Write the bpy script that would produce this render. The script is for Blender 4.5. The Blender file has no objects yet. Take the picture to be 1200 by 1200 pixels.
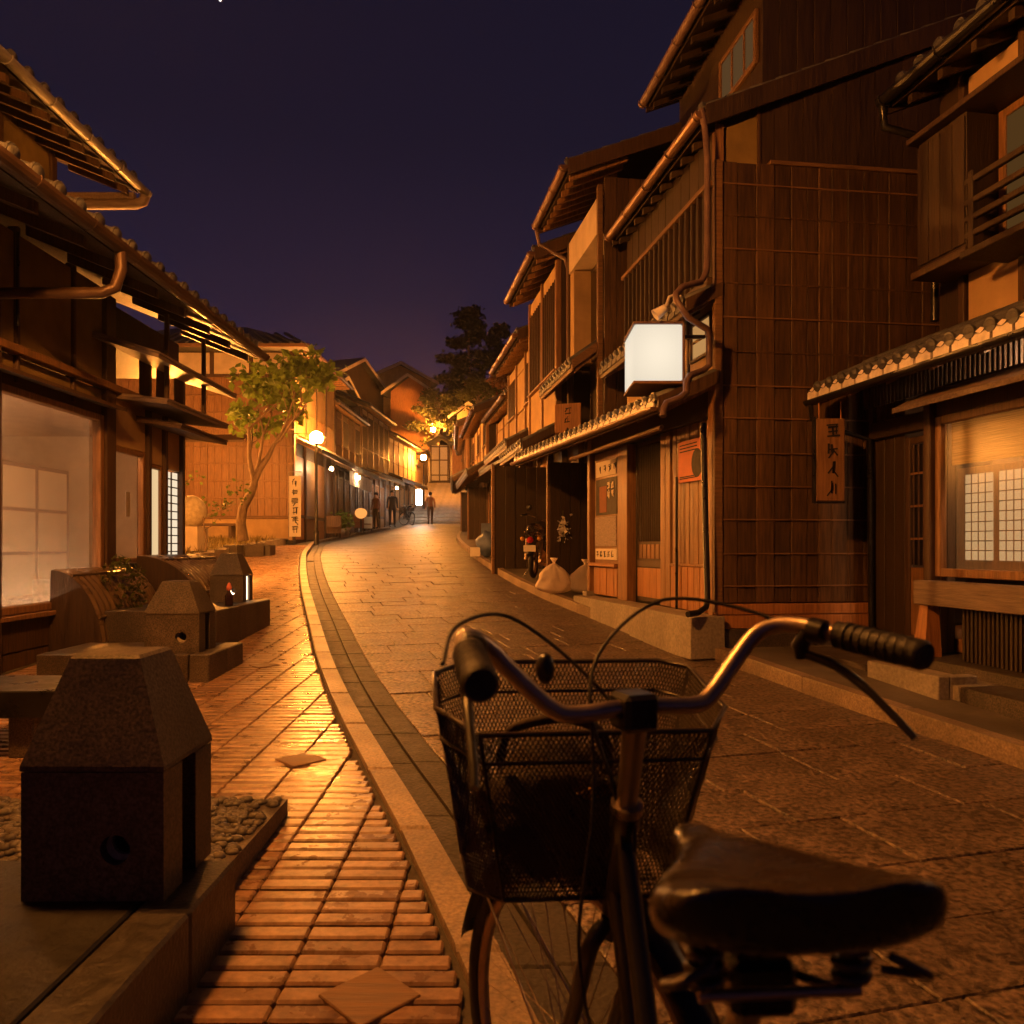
import bpy, bmesh, math, random
from mathutils import Vector, Matrix
random.seed(7)
R = math.radians
SC = bpy.context.scene
COL = SC.collection

# ---------------------------------------------------------------- camera, sky, exposure
CAMZ, FPX, HV = 1.15, 900.0, 640.0            # eye height (m), focal length and horizon row in photo pixels
cam_d = bpy.data.cameras.new('camera'); cam = bpy.data.objects.new('camera', cam_d); COL.objects.link(cam)
cam.location = (0, 0, CAMZ); cam.rotation_euler = (R(90), 0, 0)
cam_d.sensor_width = 36; cam_d.lens = 36 * FPX / 1200.0; cam_d.shift_y = (HV - 600) / 1200.0
cam_d.clip_start = 0.03; cam_d.clip_end = 3000
cam_d.dof.use_dof = True; cam_d.dof.focus_distance = 6.5; cam_d.dof.aperture_fstop = 6.3
SC.camera = cam
SC.view_settings.view_transform = 'Standard'; SC.view_settings.look = 'None'
SC.view_settings.exposure = 0.0; SC.view_settings.gamma = 1.0
SC.cycles.use_denoising = True
SC.cycles.sample_clamp_indirect = 4.0
SC.cycles.max_bounces = 6; SC.cycles.transparent_max_bounces = 12
SC.cycles.caustics_reflective = False; SC.cycles.caustics_refractive = False

world = bpy.data.worlds.new('World'); SC.world = world; world.use_nodes = True
nt = world.node_tree; nt.nodes.clear()
wo = nt.nodes.new('ShaderNodeOutputWorld'); bg = nt.nodes.new('ShaderNodeBackground')
tc = nt.nodes.new('ShaderNodeTexCoord'); sx = nt.nodes.new('ShaderNodeSeparateXYZ'); rp = nt.nodes.new('ShaderNodeValToRGB')
nt.links.new(tc.outputs['Generated'], sx.inputs[0]); nt.links.new(sx.outputs['Z'], rp.inputs[0])
cr = rp.color_ramp
STOPS = ((0.0, (.046, .023, .046)), (.16, (.036, .0185, .043)), (.30, (.0185, .0122, .030)), (.46, (.0105, .0078, .0195)), (1.0, (.006, .0046, .0125)))
cr.elements[0].color = (*STOPS[0][1], 1); cr.elements[1].color = (*STOPS[-1][1], 1)
for pos, c in STOPS[1:-1]:
    e = cr.elements.new(pos); e.color = (*c, 1)
nt.links.new(rp.outputs[0], bg.inputs[0]); bg.inputs[1].default_value = 1.0
nt.links.new(bg.outputs[0], wo.inputs[0])

SODIUM = (1.0, .40, .075)

# ---------------------------------------------------------------- helpers
WM = {}
def P(u, v, d):                                   # photo pixel at depth d -> world point
    return Vector(((u - 600) / FPX * d, d, CAMZ + (HV - v) / FPX * d))
def interp(pts, t):
    if t <= pts[0][0]:
        (a, b), (c, d) = pts[0], pts[1]; return b + (d - b) * (t - a) / (c - a)
    for (a, b), (c, d) in zip(pts, pts[1:]):
        if t <= c: return b + (d - b) * (t - a) / (c - a)
    return b + (d - b) * (t - a) / (c - a)
def smooth_curve(pts):
    xs = [p[0] for p in pts]; ys = [p[1] for p in pts]; n = len(pts)
    dl = [(ys[i+1]-ys[i])/(xs[i+1]-xs[i]) for i in range(n-1)]
    m = [dl[0]] + [(0 if dl[i-1]*dl[i] <= 0 else 2*dl[i-1]*dl[i]/(dl[i-1]+dl[i])) for i in range(1, n-1)] + [dl[-1]]
    def f(t):
        if t <= xs[0]: return ys[0] + m[0]*(t-xs[0])
        if t >= xs[-1]: return ys[-1] + m[-1]*(t-xs[-1])
        i = 0
        while t > xs[i+1]: i += 1
        h = xs[i+1]-xs[i]; s = (t-xs[i])/h
        return ys[i]*(1+2*s)*(1-s)**2 + m[i]*h*s*(1-s)**2 + ys[i+1]*s*s*(3-2*s) + m[i+1]*h*s*s*(s-1)
    return f
gz = smooth_curve([(-12, -.45), (0, 0), (6, .24), (11, .55), (18, .98), (25, 1.36), (36, 2.05), (40, 2.4)])
KL = smooth_curve([(-6, 2.3), (0, .60), (1.9, .02), (2.38, -.13), (3.28, -.45), (3.8, -.64), (4.88, -1.02), (6.05, -1.40), (8.1, -2.02), (11.2, -2.95), (15.5, -4.15), (19.5, -5.15), (25, -6.1), (30, -6.1), (36, -5.75), (45, -5.3)])
KR = smooth_curve([(-6, 5.0), (0, 3.5), (3.74, 2.49), (5.15, 2.08), (6.4, 1.74), (8.5, 1.0), (10.9, .32), (14.1, -.31), (20, -1.18), (28, -2.0), (36, -2.3), (45, -2.7)])

def tag(o, label=None, cat=None, group=None, kind=None):
    if label: o['label'] = label
    if cat: o['category'] = cat
    if group: o['group'] = group
    if kind: o['kind'] = kind
    return o
def place(o, parent, W):
    COL.objects.link(o)
    if parent is not None:
        o.parent = parent; o.matrix_basis = WM[parent].inverted() @ W
    else:
        o.matrix_basis = W
    WM[o] = W
    return o
def thing(name, label, cat, loc, group=None, rz=0):
    o = bpy.data.objects.new(name, None); o.empty_display_size = .2
    place(o, None, Matrix.Translation(Vector(loc)) @ Matrix.Rotation(rz, 4, 'Z'))
    return tag(o, label, cat, group)
def struct(name, loc=(0, 0, 0)):
    o = bpy.data.objects.new(name, None); place(o, None, Matrix.Translation(Vector(loc))); o['kind'] = 'structure'; return o
def copy_tree(o, W, label=None, group=None, parent=None):
    c = o.copy(); COL.objects.link(c)
    if parent is None:
        c.matrix_basis = W
        if label: c['label'] = label
        if group: c['group'] = group
    else: c.parent = parent
    for ch in o.children: copy_tree(ch, None, parent=c)
    return c

class MB:
    def __init__(s): s.v = []; s.f = []; s.sm = []
    def add(s, vs, fs, smooth=False):
        n = len(s.v); s.v.extend([tuple(p) for p in vs]); s.f.extend([tuple(i+n for i in f) for f in fs]); s.sm.extend([smooth]*len(fs)); return s
    def hexa(s, p):                                # 8 points: bottom ring 0-3, top ring 4-7
        return s.add(p, [(3,2,1,0),(4,5,6,7),(0,1,5,4),(1,2,6,5),(2,3,7,6),(3,0,4,7)])
    def box(s, x0, x1, y0, y1, z0, z1):
        return s.hexa([(x0,y0,z0),(x1,y0,z0),(x1,y1,z0),(x0,y1,z0),(x0,y0,z1),(x1,y0,z1),(x1,y1,z1),(x0,y1,z1)])
    def cbox(s, x0, x1, y0, y1, z0, z1, c=.01, M=None):
        vs, idx = [], {}
        X, Y, Z = (x0, x1), (y0, y1), (z0, z1)
        for i in (0,1):
            for j in (0,1):
                for k in (0,1):
                    for ax in range(3):
                        p = [X[i], Y[j], Z[k]]; sg = [1-2*i, 1-2*j, 1-2*k]
                        for b in range(3):
                            if b != ax: p[b] += sg[b]*c
                        idx[i,j,k,ax] = len(vs); vs.append(M @ Vector(p) if M is not None else tuple(p))
        fs = []
        for ax in range(3):
            b, d = [q for q in range(3) if q != ax]
            for e in (0,1):
                ring = []
                for (q, r) in ((0,0),(1,0),(1,1),(0,1)):
                    key = [0,0,0]; key[ax] = e; key[b] = q; key[d] = r; ring.append(idx[key[0],key[1],key[2],ax])
                fs.append(tuple(ring))
            for (q, r) in ((0,0),(1,0),(1,1),(0,1)):          # edges along ax
                k0 = [0,0,0]; k0[b] = q; k0[d] = r; k1 = list(k0); k1[ax] = 1
                fs.append((idx[(*k0, b)], idx[(*k0, d)], idx[(*k1, d)], idx[(*k1, b)]))
        for i in (0,1):
            for j in (0,1):
                for k in (0,1): fs.append((idx[i,j,k,0], idx[i,j,k,1], idx[i,j,k,2]))
        return s.add(vs, fs)
    def prism(s, poly, vec):
        n = len(poly); vec = Vector(vec); a = [Vector(p) for p in poly]; b = [p+vec for p in a]
        return s.add(a+b, [tuple(range(n))[::-1], tuple(range(n, 2*n))] + [(i, (i+1) % n, n+(i+1) % n, n+i) for i in range(n)])
    def beam(s, p, q, w, h, up=(0,0,1)):
        p, q = Vector(p), Vector(q); d = (q-p).normalized(); up = Vector(up)
        x = d.cross(up)
        x = x.normalized() if x.length > 1e-5 else Vector((1,0,0))
        y = x.cross(d).normalized(); x = x*w/2; y = y*h/2
        return s.hexa([p-x-y, p+x-y, p+x+y, p-x+y, q-x-y, q+x-y, q+x+y, q-x+y])
    def tube(s, pts, r, n=8, cap=True, smooth=True):
        pts = [Vector(p) for p in pts]; m = len(pts)
        rs = r if isinstance(r, (list, tuple)) else [r]*m
        t0 = (pts[1]-pts[0]).normalized(); ref = Vector((0,0,1)) if abs(t0.z) < .9 else Vector((1,0,0))
        nx = t0.cross(ref).normalized(); vs, fs = [], []
        for i, p in enumerate(pts):
            t = (pts[min(i+1,m-1)] - pts[max(i-1,0)]).normalized()
            nx = (nx - t*nx.dot(t))
            nx = nx.normalized() if nx.length > 1e-6 else t.cross(Vector((0,1,0))).normalized()
            ny = t.cross(nx)
            for k in range(n):
                a = 2*math.pi*k/n; vs.append(p + (nx*math.cos(a)+ny*math.sin(a))*rs[i])
        for i in range(m-1):
            for k in range(n): fs.append((i*n+k, i*n+(k+1)%n, (i+1)*n+(k+1)%n, (i+1)*n+k))
        s.add(vs, fs, smooth)
        if cap:
            s.add(vs[:n], [tuple(range(n))[::-1]]); s.add(vs[-n:], [tuple(range(n))])
        return s
    def lathe(s, prof, n=16, c=(0,0,0), M=None, smooth=True):
        vs, fs = [], []; c = Vector(c)
        for (r, z) in prof:
            for k in range(n):
                a = 2*math.pi*k/n; p = Vector((r*math.cos(a), r*math.sin(a), z)); p = (M @ p if M is not None else p)+c; vs.append(p)
        for i in range(len(prof)-1):
            for k in range(n): fs.append((i*n+k, i*n+(k+1)%n, (i+1)*n+(k+1)%n, (i+1)*n+k))
        return s.add(vs, fs, smooth)
    def sphere(s, c, r, nu=16, nv=10, sc=(1,1,1), fn=None):
        c = Vector(c); vs, fs = [], []
        for j in range(nv+1):
            th = math.pi*j/nv
            for i in range(nu):
                ph = 2*math.pi*i/nu; d = Vector((math.sin(th)*math.cos(ph), math.sin(th)*math.sin(ph), math.cos(th)))
                k = fn(d) if fn else 1.0
                vs.append(c + Vector((d.x*sc[0], d.y*sc[1], d.z*sc[2]))*r*k)
        for j in range(nv):
            for i in range(nu): fs.append((j*nu+i, (j+1)*nu+i, (j+1)*nu+(i+1)%nu, j*nu+(i+1)%nu))
        return s.add(vs, fs, True)
    def torus(s, c, R0, r, nu=40, nv=8, M=None):
        vs, fs = [], []; c = Vector(c)
        for i in range(nu):
            a = 2*math.pi*i/nu
            for j in range(nv):
                b = 2*math.pi*j/nv; q = R0 + r*math.cos(b); p = Vector((q*math.cos(a), r*math.sin(b), q*math.sin(a)))
                vs.append((M @ p if M is not None else p)+c)
        for i in range(nu):
            for j in range(nv): fs.append((i*nv+j, ((i+1)%nu)*nv+j, ((i+1)%nu)*nv+(j+1)%nv, i*nv+(j+1)%nv))
        return s.add(vs, fs, True)
    def mesh(s, name, mat, org=(0,0,0), recalc=True):
        org = Vector(org); me = bpy.data.meshes.new(name)
        me.from_pydata([tuple(Vector(p)-org) for p in s.v], [], s.f)
        me.polygons.foreach_set('use_smooth', s.sm)
        if recalc and len(s.f) < 20000:
            bm = bmesh.new(); bm.from_mesh(me); bmesh.ops.recalc_face_normals(bm, faces=bm.faces); bm.to_mesh(me); bm.free()
        if mat: me.materials.append(mat)
        me.update(); return me
    def build(s, name, mat, parent=None, org=None, label=None, cat=None, group=None, kind=None):
        if org is None: org = WM[parent].translation if parent is not None else Vector((0,0,0))
        o = bpy.data.objects.new(name, s.mesh(name, mat, org))
        place(o, parent, Matrix.Translation(Vector(org)))
        return tag(o, label, cat, group, kind)

CACHE = {}
def piece(name, mat, parent, c, dims, rz=0, ch=None, kind=None):        # chamfered box, shared mesh data for alike pieces
    dims = tuple(round(max(x, .002), 3) for x in dims); key = (name, mat.name, dims)
    if key not in CACHE:
        a, b, d = (x/2 for x in dims); cc = ch if ch else min(.006, min(dims)*.18)
        CACHE[key] = MB().cbox(-a, a, -b, b, -d, d, cc).mesh(name, mat)
    o = bpy.data.objects.new(name, CACHE[key])
    place(o, parent, Matrix.Translation(Vector(c)) @ Matrix.Rotation(rz, 4, 'Z'))
    if kind: o['kind'] = kind
    return o
def inst(name, me, parent, W):
    return place(bpy.data.objects.new(name, me), parent, W)

class F:                                                                  # facade frame: s along the street (away), o out towards the street, z up
    def __init__(s, x, y, dx, side):                                      # dx: metres of x per metre of y
        l = math.hypot(dx, 1); s.a = Vector((dx/l, 1/l, 0)); s.O = Vector((x, y, 0)); s.side = side
        s.n = Vector((-s.a.y, s.a.x, 0))*side                             # side +1: street on the left of the walk (right-hand row); -1: left-hand row
        s.rz = math.atan2(s.a.y, s.a.x)
    def p(s, a, o, z): return s.O + s.a*a + s.n*o + Vector((0,0,z))
    def box(s, name, mat, parent, s0, s1, o0, o1, z0, z1, ch=None, kind=None):
        return piece(name, mat, parent, s.p((s0+s1)/2, (o0+o1)/2, (z0+z1)/2), (abs(s1-s0), abs(o1-o0), abs(z1-z0)), s.rz, ch, kind)
    def hexa(s, mb, s0, s1, o0, o1, z0, z1):
        mb.hexa([s.p(s0,o0,z0), s.p(s1,o0,z0), s.p(s1,o1,z0), s.p(s0,o1,z0), s.p(s0,o0,z1), s.p(s1,o0,z1), s.p(s1,o1,z1), s.p(s0,o1,z1)])
    def prism(s, mb, oz, s0, s1): mb.prism([s.p(s0, o, z) for o, z in oz], s.a*(s1-s0))

# ---------------------------------------------------------------- materials (procedural)
MATS = {}
def mat(name, col, rough=.75, var=.25, scale=6, stretch=(1,1,1), bump=.25, bscale=None, metal=0, spec=.4, rv=.2, col2=None, rvar=.12, bdist=.01, coat=0, stain=.0, speck=0):
    m = bpy.data.materials.new(name); m.use_nodes = True; N = m.node_tree.nodes; L = m.node_tree.links; N.clear()
    out = N.new('ShaderNodeOutputMaterial'); b = N.new('ShaderNodeBsdfPrincipled'); L.new(b.outputs[0], out.inputs[0])
    t = N.new('ShaderNodeTexCoord'); oi = N.new('ShaderNodeObjectInfo'); ge = N.new('ShaderNodeNewGeometry')
    mul = N.new('ShaderNodeVectorMath'); mul.operation = 'MULTIPLY_ADD'
    cb = N.new('ShaderNodeCombineXYZ'); ad = N.new('ShaderNodeMath'); ad.operation = 'ADD'
    L.new(oi.outputs['Random'], ad.inputs[0]); L.new(ge.outputs['Random Per Island'], ad.inputs[1])
    for i in range(3): L.new(ad.outputs[0], cb.inputs[i])
    L.new(cb.outputs[0], mul.inputs[0]); mul.inputs[1].default_value = (13.1, 7.7, 5.3); L.new(t.outputs['Object'], mul.inputs[2])
    mp = N.new('ShaderNodeMapping'); mp.inputs['Scale'].default_value = stretch; L.new(mul.outputs[0], mp.inputs[0])
    n1 = N.new('ShaderNodeTexNoise'); n1.inputs['Scale'].default_value = scale; n1.inputs['Detail'].default_value = 6; n1.inputs['Roughness'].default_value = .6
    L.new(mp.outputs[0], n1.inputs['Vector'])
    r1 = N.new('ShaderNodeValToRGB'); c2 = col2 or tuple(min(1, c*(1+var)) for c in col); c1 = tuple(c*(1-var) for c in col)
    r1.color_ramp.elements[0].position = .3; r1.color_ramp.elements[1].position = .7
    r1.color_ramp.elements[0].color = (*c1, 1); r1.color_ramp.elements[1].color = (*c2, 1); L.new(n1.outputs[0], r1.inputs[0])
    sm = N.new('ShaderNodeMapRange'); sm.inputs[1].default_value = 0; sm.inputs[2].default_value = 2; sm.inputs[3].default_value = 1-rv; sm.inputs[4].default_value = 1+rv
    L.new(ad.outputs[0], sm.inputs[0])
    vm = N.new('ShaderNodeVectorMath'); vm.operation = 'SCALE'; L.new(r1.outputs[0], vm.inputs[0]); L.new(sm.outputs[0], vm.inputs['Scale'])
    last = vm.outputs[0]
    if stain > 0:
        ns = N.new('ShaderNodeTexNoise'); ns.inputs['Scale'].default_value = 1.7; ns.inputs['Detail'].default_value = 5
        ms = N.new('ShaderNodeMapping'); ms.inputs['Scale'].default_value = (1.5, 1.5, .5); L.new(t.outputs['Object'], ms.inputs[0]); L.new(ms.outputs[0], ns.inputs['Vector'])
        rs = N.new('ShaderNodeMapRange'); rs.inputs[1].default_value = .35; rs.inputs[2].default_value = .65; rs.inputs[3].default_value = 1-stain; rs.inputs[4].default_value = 1
        L.new(ns.outputs[0], rs.inputs[0]); v2 = N.new('ShaderNodeVectorMath'); v2.operation = 'SCALE'; L.new(last, v2.inputs[0]); L.new(rs.outputs[0], v2.inputs['Scale']); last = v2.outputs[0]
    n2 = N.new('ShaderNodeTexNoise'); n2.inputs['Scale'].default_value = bscale or scale*3; n2.inputs['Detail'].default_value = 4; L.new(mp.outputs[0], n2.inputs['Vector'])
    if speck > 0:                                      # mineral grain: pits dark, crystals pale
        rk_ = N.new('ShaderNodeMapRange'); rk_.inputs[1].default_value = .34; rk_.inputs[2].default_value = .66; rk_.inputs[3].default_value = 1-speck; rk_.inputs[4].default_value = 1+speck
        L.new(n2.outputs[0], rk_.inputs[0]); v3 = N.new('ShaderNodeVectorMath'); v3.operation = 'SCALE'; L.new(last, v3.inputs[0]); L.new(rk_.outputs[0], v3.inputs['Scale']); last = v3.outputs[0]
    L.new(last, b.inputs['Base Color'])
    rr = N.new('ShaderNodeMapRange'); rr.inputs[1].default_value = .3; rr.inputs[2].default_value = .7
    rr.inputs[3].default_value = max(.03, rough-rvar); rr.inputs[4].default_value = min(1, rough+rvar); L.new(n1.outputs[0], rr.inputs[0]); L.new(rr.outputs[0], b.inputs['Roughness'])
    if bump > 0:
        bp = N.new('ShaderNodeBump'); bp.inputs['Strength'].default_value = bump; bp.inputs['Distance'].default_value = bdist
        L.new(n2.outputs[0], bp.inputs['Height']); L.new(bp.outputs[0], b.inputs['Normal'])
    b.inputs['Metallic'].default_value = metal; b.inputs['Specular IOR Level'].default_value = spec; b.inputs['Coat Weight'].default_value = coat
    MATS[name] = m; return m
def emat(name, col, k, var=0, scale=4):
    m = bpy.data.materials.new(name); m.use_nodes = True; N = m.node_tree.nodes; L = m.node_tree.links; N.clear()
    out = N.new('ShaderNodeOutputMaterial'); e = N.new('ShaderNodeEmission'); e.inputs[0].default_value = (*col, 1); e.inputs[1].default_value = k; L.new(e.outputs[0], out.inputs[0])
    return m
def glass_mat(name, tint=(.9,.9,.88), refl=1.0, rough=.02):
    m = bpy.data.materials.new(name); m.use_nodes = True; N = m.node_tree.nodes; L = m.node_tree.links; N.clear()
    out = N.new('ShaderNodeOutputMaterial'); mx = N.new('ShaderNodeMixShader'); tr = N.new('ShaderNodeBsdfTransparent'); gl = N.new('ShaderNodeBsdfGlossy')
    fr = N.new('ShaderNodeFresnel'); fr.inputs[0].default_value = 1.5; mu = N.new('ShaderNodeMath'); mu.operation = 'MULTIPLY'; mu.inputs[1].default_value = refl
    tr.inputs[0].default_value = (*tint, 1); gl.inputs['Roughness'].default_value = rough
    ge = N.new('ShaderNodeNewGeometry'); fb = N.new('ShaderNodeMath'); fb.operation = 'SUBTRACT'; fb.inputs[0].default_value = 1.0; L.new(ge.outputs['Backfacing'], fb.inputs[1])
    m2 = N.new('ShaderNodeMath'); m2.operation = 'MULTIPLY'; L.new(fr.outputs[0], m2.inputs[0]); L.new(fb.outputs[0], m2.inputs[1])
    L.new(m2.outputs[0], mu.inputs[0]); L.new(mu.outputs[0], mx.inputs[0]); L.new(tr.outputs[0], mx.inputs[1]); L.new(gl.outputs[0], mx.inputs[2]); L.new(mx.outputs[0], out.inputs[0])
    return m
def leaf_mat(name, col, var=.4):
    m = mat(name, col, .55, var, 3, bump=0, rv=.45, spec=.35)
    N = m.node_tree.nodes; L = m.node_tree.links
    b = [n for n in N if n.type == 'BSDF_PRINCIPLED'][0]; out = [n for n in N if n.type == 'OUTPUT_MATERIAL'][0]
    tl = N.new('ShaderNodeBsdfTranslucent'); mx = N.new('ShaderNodeMixShader'); mx.inputs[0].default_value = .45
    src = b.inputs['Base Color'].links[0].from_socket; L.new(src, tl.inputs[0])
    L.new(b.outputs[0], mx.inputs[1]); L.new(tl.outputs[0], mx.inputs[2]); L.new(mx.outputs[0], out.inputs[0]); return m

VW = (9, 9, .7)                                      # vertical grain
m_ground = mat('ground earth', (.09, .075, .055), .9, .3, 5, bump=.4)
m_slab = mat('road granite', (.135, .098, .074), .5, .35, 7, bump=1.0, bscale=42, spec=.45, rv=.22, bdist=.014, rvar=.12, speck=.75, stain=.3)
m_joint = mat('joint mortar', (.060, .050, .040), .9, .3, 20, bump=.3)
m_gutter = mat('gutter stone', (.034, .028, .022), .65, .3, 10, bump=.5, bscale=60, rv=.15, speck=.4)
m_kerb = mat('kerb granite', (.27, .20, .14), .5, .25, 30, bump=.35, bscale=80, rv=.18, stain=.4, speck=.25)
m_brick = mat('pavement clay brick', (.25, .150, .088), .33, .4, 7, bump=.35, bscale=42, spec=.55, rv=.34, rvar=.12, bdist=.004, speck=.22)
m_cover_shade = mat('shaded cover stone', (.012, .010, .009), .5, .3, 12, bump=.3, bscale=60, rv=.1)  # shade lying on the planter top, put into its base colour
m_gran = mat('bollard granite', (.080, .062, .047), .55, .3, 8, bump=.35, bscale=120, spec=.5, rv=.05, speck=.6, stain=.45, bdist=.0025)
m_granlt = mat('pale granite', (.32, .28, .23), .6, .3, 40, bump=.3, bscale=100, rv=.1, stain=.3)
m_pebble = mat('pebble', (.10, .085, .07), .5, .4, 9, bump=.2, rv=.5)
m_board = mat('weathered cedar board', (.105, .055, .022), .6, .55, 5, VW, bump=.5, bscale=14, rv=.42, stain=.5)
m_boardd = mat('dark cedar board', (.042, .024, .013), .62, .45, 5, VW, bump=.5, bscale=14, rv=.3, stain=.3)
m_batten = mat('cedar batten', (.17, .092, .042), .6, .35, 6, (.8,9,9), bump=.3, rv=.2)
m_post = mat('dark timber', (.065, .036, .020), .55, .4, 5, VW, bump=.4, bscale=14, rv=.2)
m_wood = mat('warm timber', (.22, .115, .050), .5, .4, 5, VW, bump=.4, bscale=14, rv=.22)
m_woodh = mat('grey sill timber', (.17, .125, .10), .6, .4, 5, (.8,9,9), bump=.4, bscale=14, rv=.15)
m_orange = mat('orange cedar', (.36, .16, .055), .5, .35, 5, VW, bump=.4, bscale=14, rv=.2)
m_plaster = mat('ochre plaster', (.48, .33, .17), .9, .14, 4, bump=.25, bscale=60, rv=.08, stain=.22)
m_plasterd = mat('dimmed ochre plaster', (.24, .165, .06), .9, .2, 4, bump=.25, bscale=60, rv=.12, stain=.35)  # dirty olive ochre, darkened further in colour where lamplight falls too strong
m_plasterw = mat('pale plaster', (.56, .46, .34), .9, .12, 4, bump=.2, bscale=60, rv=.08, stain=.18)
m_tile = mat('smoked roof tile', (.065, .064, .066), .52, .3, 12, bump=.25, rv=.3, spec=.5)
m_tilep = mat('tile end face', (.74, .68, .64), .5, .25, 14, bump=.2, rv=.2)
m_copper = mat('brown metal gutter', (.15, .085, .055), .38, .3, 6, bump=.08, metal=.35, rv=.15)
m_copperd = mat('dimmed brown gutter', (.065, .038, .026), .45, .3, 6, bump=.08, metal=.3, rv=.15)  # gutter brown darkened in colour so the lamplit eaves stay dim
m_pipe = mat('plum drain pipe', (.16, .10, .085), .4, .25, 8, bump=.06, metal=.2, rv=.1)
m_black = mat('black paint', (.012, .011, .010), .35, .3, 8, bump=.05, rv=.1)
m_rubber = mat('black rubber', (.014, .013, .012), .6, .3, 30, bump=.2, bscale=120, rv=.1)
m_leather = mat('brown black saddle vinyl', (.013, .009, .0065), .27, .12, 30, bump=.15, bscale=160, rv=.05, spec=.5)
m_steel = mat('dull steel', (.30, .24, .19), .36, .25, 14, bump=.04, metal=.9, rv=.08)
m_wire = mat('black wire', (.030, .022, .017), .35, .2, 20, bump=0, metal=.2, rv=0)
m_bag = mat('dark cloth bag', (.035, .022, .014), .8, .3, 30, bump=.5, bscale=60, rv=.1)
m_yellow = mat('yellow sticker', (.5, .25, .03), .6, .2, 20, bump=0, rv=0)
m_red = mat('red plastic', (.5, .02, .012), .3, .15, 10, bump=0, rv=0)
m_white = mat('white paint', (.7, .67, .62), .6, .1, 8, bump=.1, rv=.06, stain=.12)
m_paper = mat('printed paper', (.66, .60, .52), .8, .06, 6, bump=.05, rv=.04)
m_ink = mat('black ink', (.018, .014, .012), .7, .2, 20, bump=0, rv=0)
m_poster = mat('red poster paper', (.55, .20, .12), .75, .15, 7, bump=.05, rv=.05)
m_mosaic = mat('speckled cloth', (.30, .25, .24), .85, .85, 60, bump=.1, rv=.05)
m_straw = mat('reed blind', (.50, .43, .32), .8, .5, 5, (.6, 9, 42), bump=.6, bscale=9, rv=.1)
m_blue = mat('blue plastic sheet', (.10, .14, .26), .5, .3, 6, bump=.5, bscale=9, rv=.1)
m_bark = mat('tree bark', (.20, .14, .085), .8, .4, 7, (3,3,1), bump=.7, bscale=14, rv=.1)
m_leaf = leaf_mat('garden leaf', (.13, .19, .03))
m_poly = leaf_mat('cloudy rubbish bag', (.92, .80, .70), .12)
m_leafd = leaf_mat('dark pine needles', (.030, .040, .020))
m_leafm = leaf_mat('maple leaf', (.10, .11, .025))
m_grass = leaf_mat('dry grass', (.22, .17, .055))
m_bronze = mat('curved bamboo slats', (.115, .075, .040), .32, .4, 6, (1,1,1), bump=.3, rv=.3, spec=.5)
m_stoneball = mat('rough ball stone', (.42, .36, .25), .85, .3, 12, bump=.7, bscale=30, rv=0)
m_skin = mat('skin', (.45, .28, .20), .55, .1, 8, bump=.1, rv=.05)
m_navy = mat('navy cloth', (.030, .035, .06), .85, .2, 10, bump=.2, rv=.1)
m_shirt = mat('rust shirt cloth', (.22, .09, .05), .85, .2, 10, bump=.2, rv=.1)
m_hair = mat('dark hair', (.012, .009, .008), .6, .2, 30, bump=.3, rv=.05)
m_cream = mat('interior cream wall', (.50, .38, .26), .9, .15, 4, bump=.1, rv=.05)
m_shoji = mat('shoji paper', (.62, .50, .33), .9, .06, 5, bump=.05, rv=.03)
m_mag = mat('dim display wall', (.30, .21, .17), .85, .3, 9, bump=.1, rv=.1)
g_win = glass_mat('window glass', (.9, .88, .84), .9, .03)
g_old = glass_mat('rippled old glass', (.86, .84, .80), .22, .2)
m_dsteel = mat('dark spring steel', (.07, .06, .055), .3, .25, 14, bump=.04, metal=.8, rv=.08)
def sheer_mat(name, col, k):
    m = bpy.data.materials.new(name); m.use_nodes = True; N = m.node_tree.nodes; L = m.node_tree.links; N.clear()
    out = N.new('ShaderNodeOutputMaterial'); mx = N.new('ShaderNodeMixShader'); tr = N.new('ShaderNodeBsdfTransparent'); tl = N.new('ShaderNodeBsdfTranslucent'); df = N.new('ShaderNodeBsdfDiffuse'); m2 = N.new('ShaderNodeMixShader')
    tl.inputs[0].default_value = df.inputs[0].default_value = (*col, 1); mx.inputs[0].default_value = k
    wv = N.new('ShaderNodeTexNoise'); tc_ = N.new('ShaderNodeTexCoord'); mp = N.new('ShaderNodeMapping'); mp.inputs['Scale'].default_value = (14, 14, .4); L.new(tc_.outputs['Object'], mp.inputs[0]); L.new(mp.outputs[0], wv.inputs['Vector']); wv.inputs['Scale'].default_value = 1.0
    mr = N.new('ShaderNodeMapRange'); mr.inputs[3].default_value = k*.92; mr.inputs[4].default_value = k*1.08; L.new(wv.outputs[0], mr.inputs[0]); L.new(mr.outputs[0], mx.inputs[0])
    L.new(tl.outputs[0], m2.inputs[1]); L.new(df.outputs[0], m2.inputs[2]); L.new(tr.outputs[0], mx.inputs[1]); L.new(m2.outputs[0], mx.inputs[2]); L.new(mx.outputs[0], out.inputs[0]); return m
g_sheer = sheer_mat('sheer veil', (.88, .80, .70), .20)
g_dark = glass_mat('dusty glass', (.55, .52, .48), 1.4, .05)
LAMPC = (1.0, .325, .047)
e_sign = emat('lit sign acrylic', (1.0, .86, .66), .92)
_n = e_sign.node_tree; _t = _n.nodes.new('ShaderNodeTexCoord'); _g = _n.nodes.new('ShaderNodeTexGradient'); _g.gradient_type = 'QUADRATIC_SPHERE'; _m = _n.nodes.new('ShaderNodeMapping'); _m.inputs['Scale'].default_value = (2.2, 1.2, 2.0)
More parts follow.
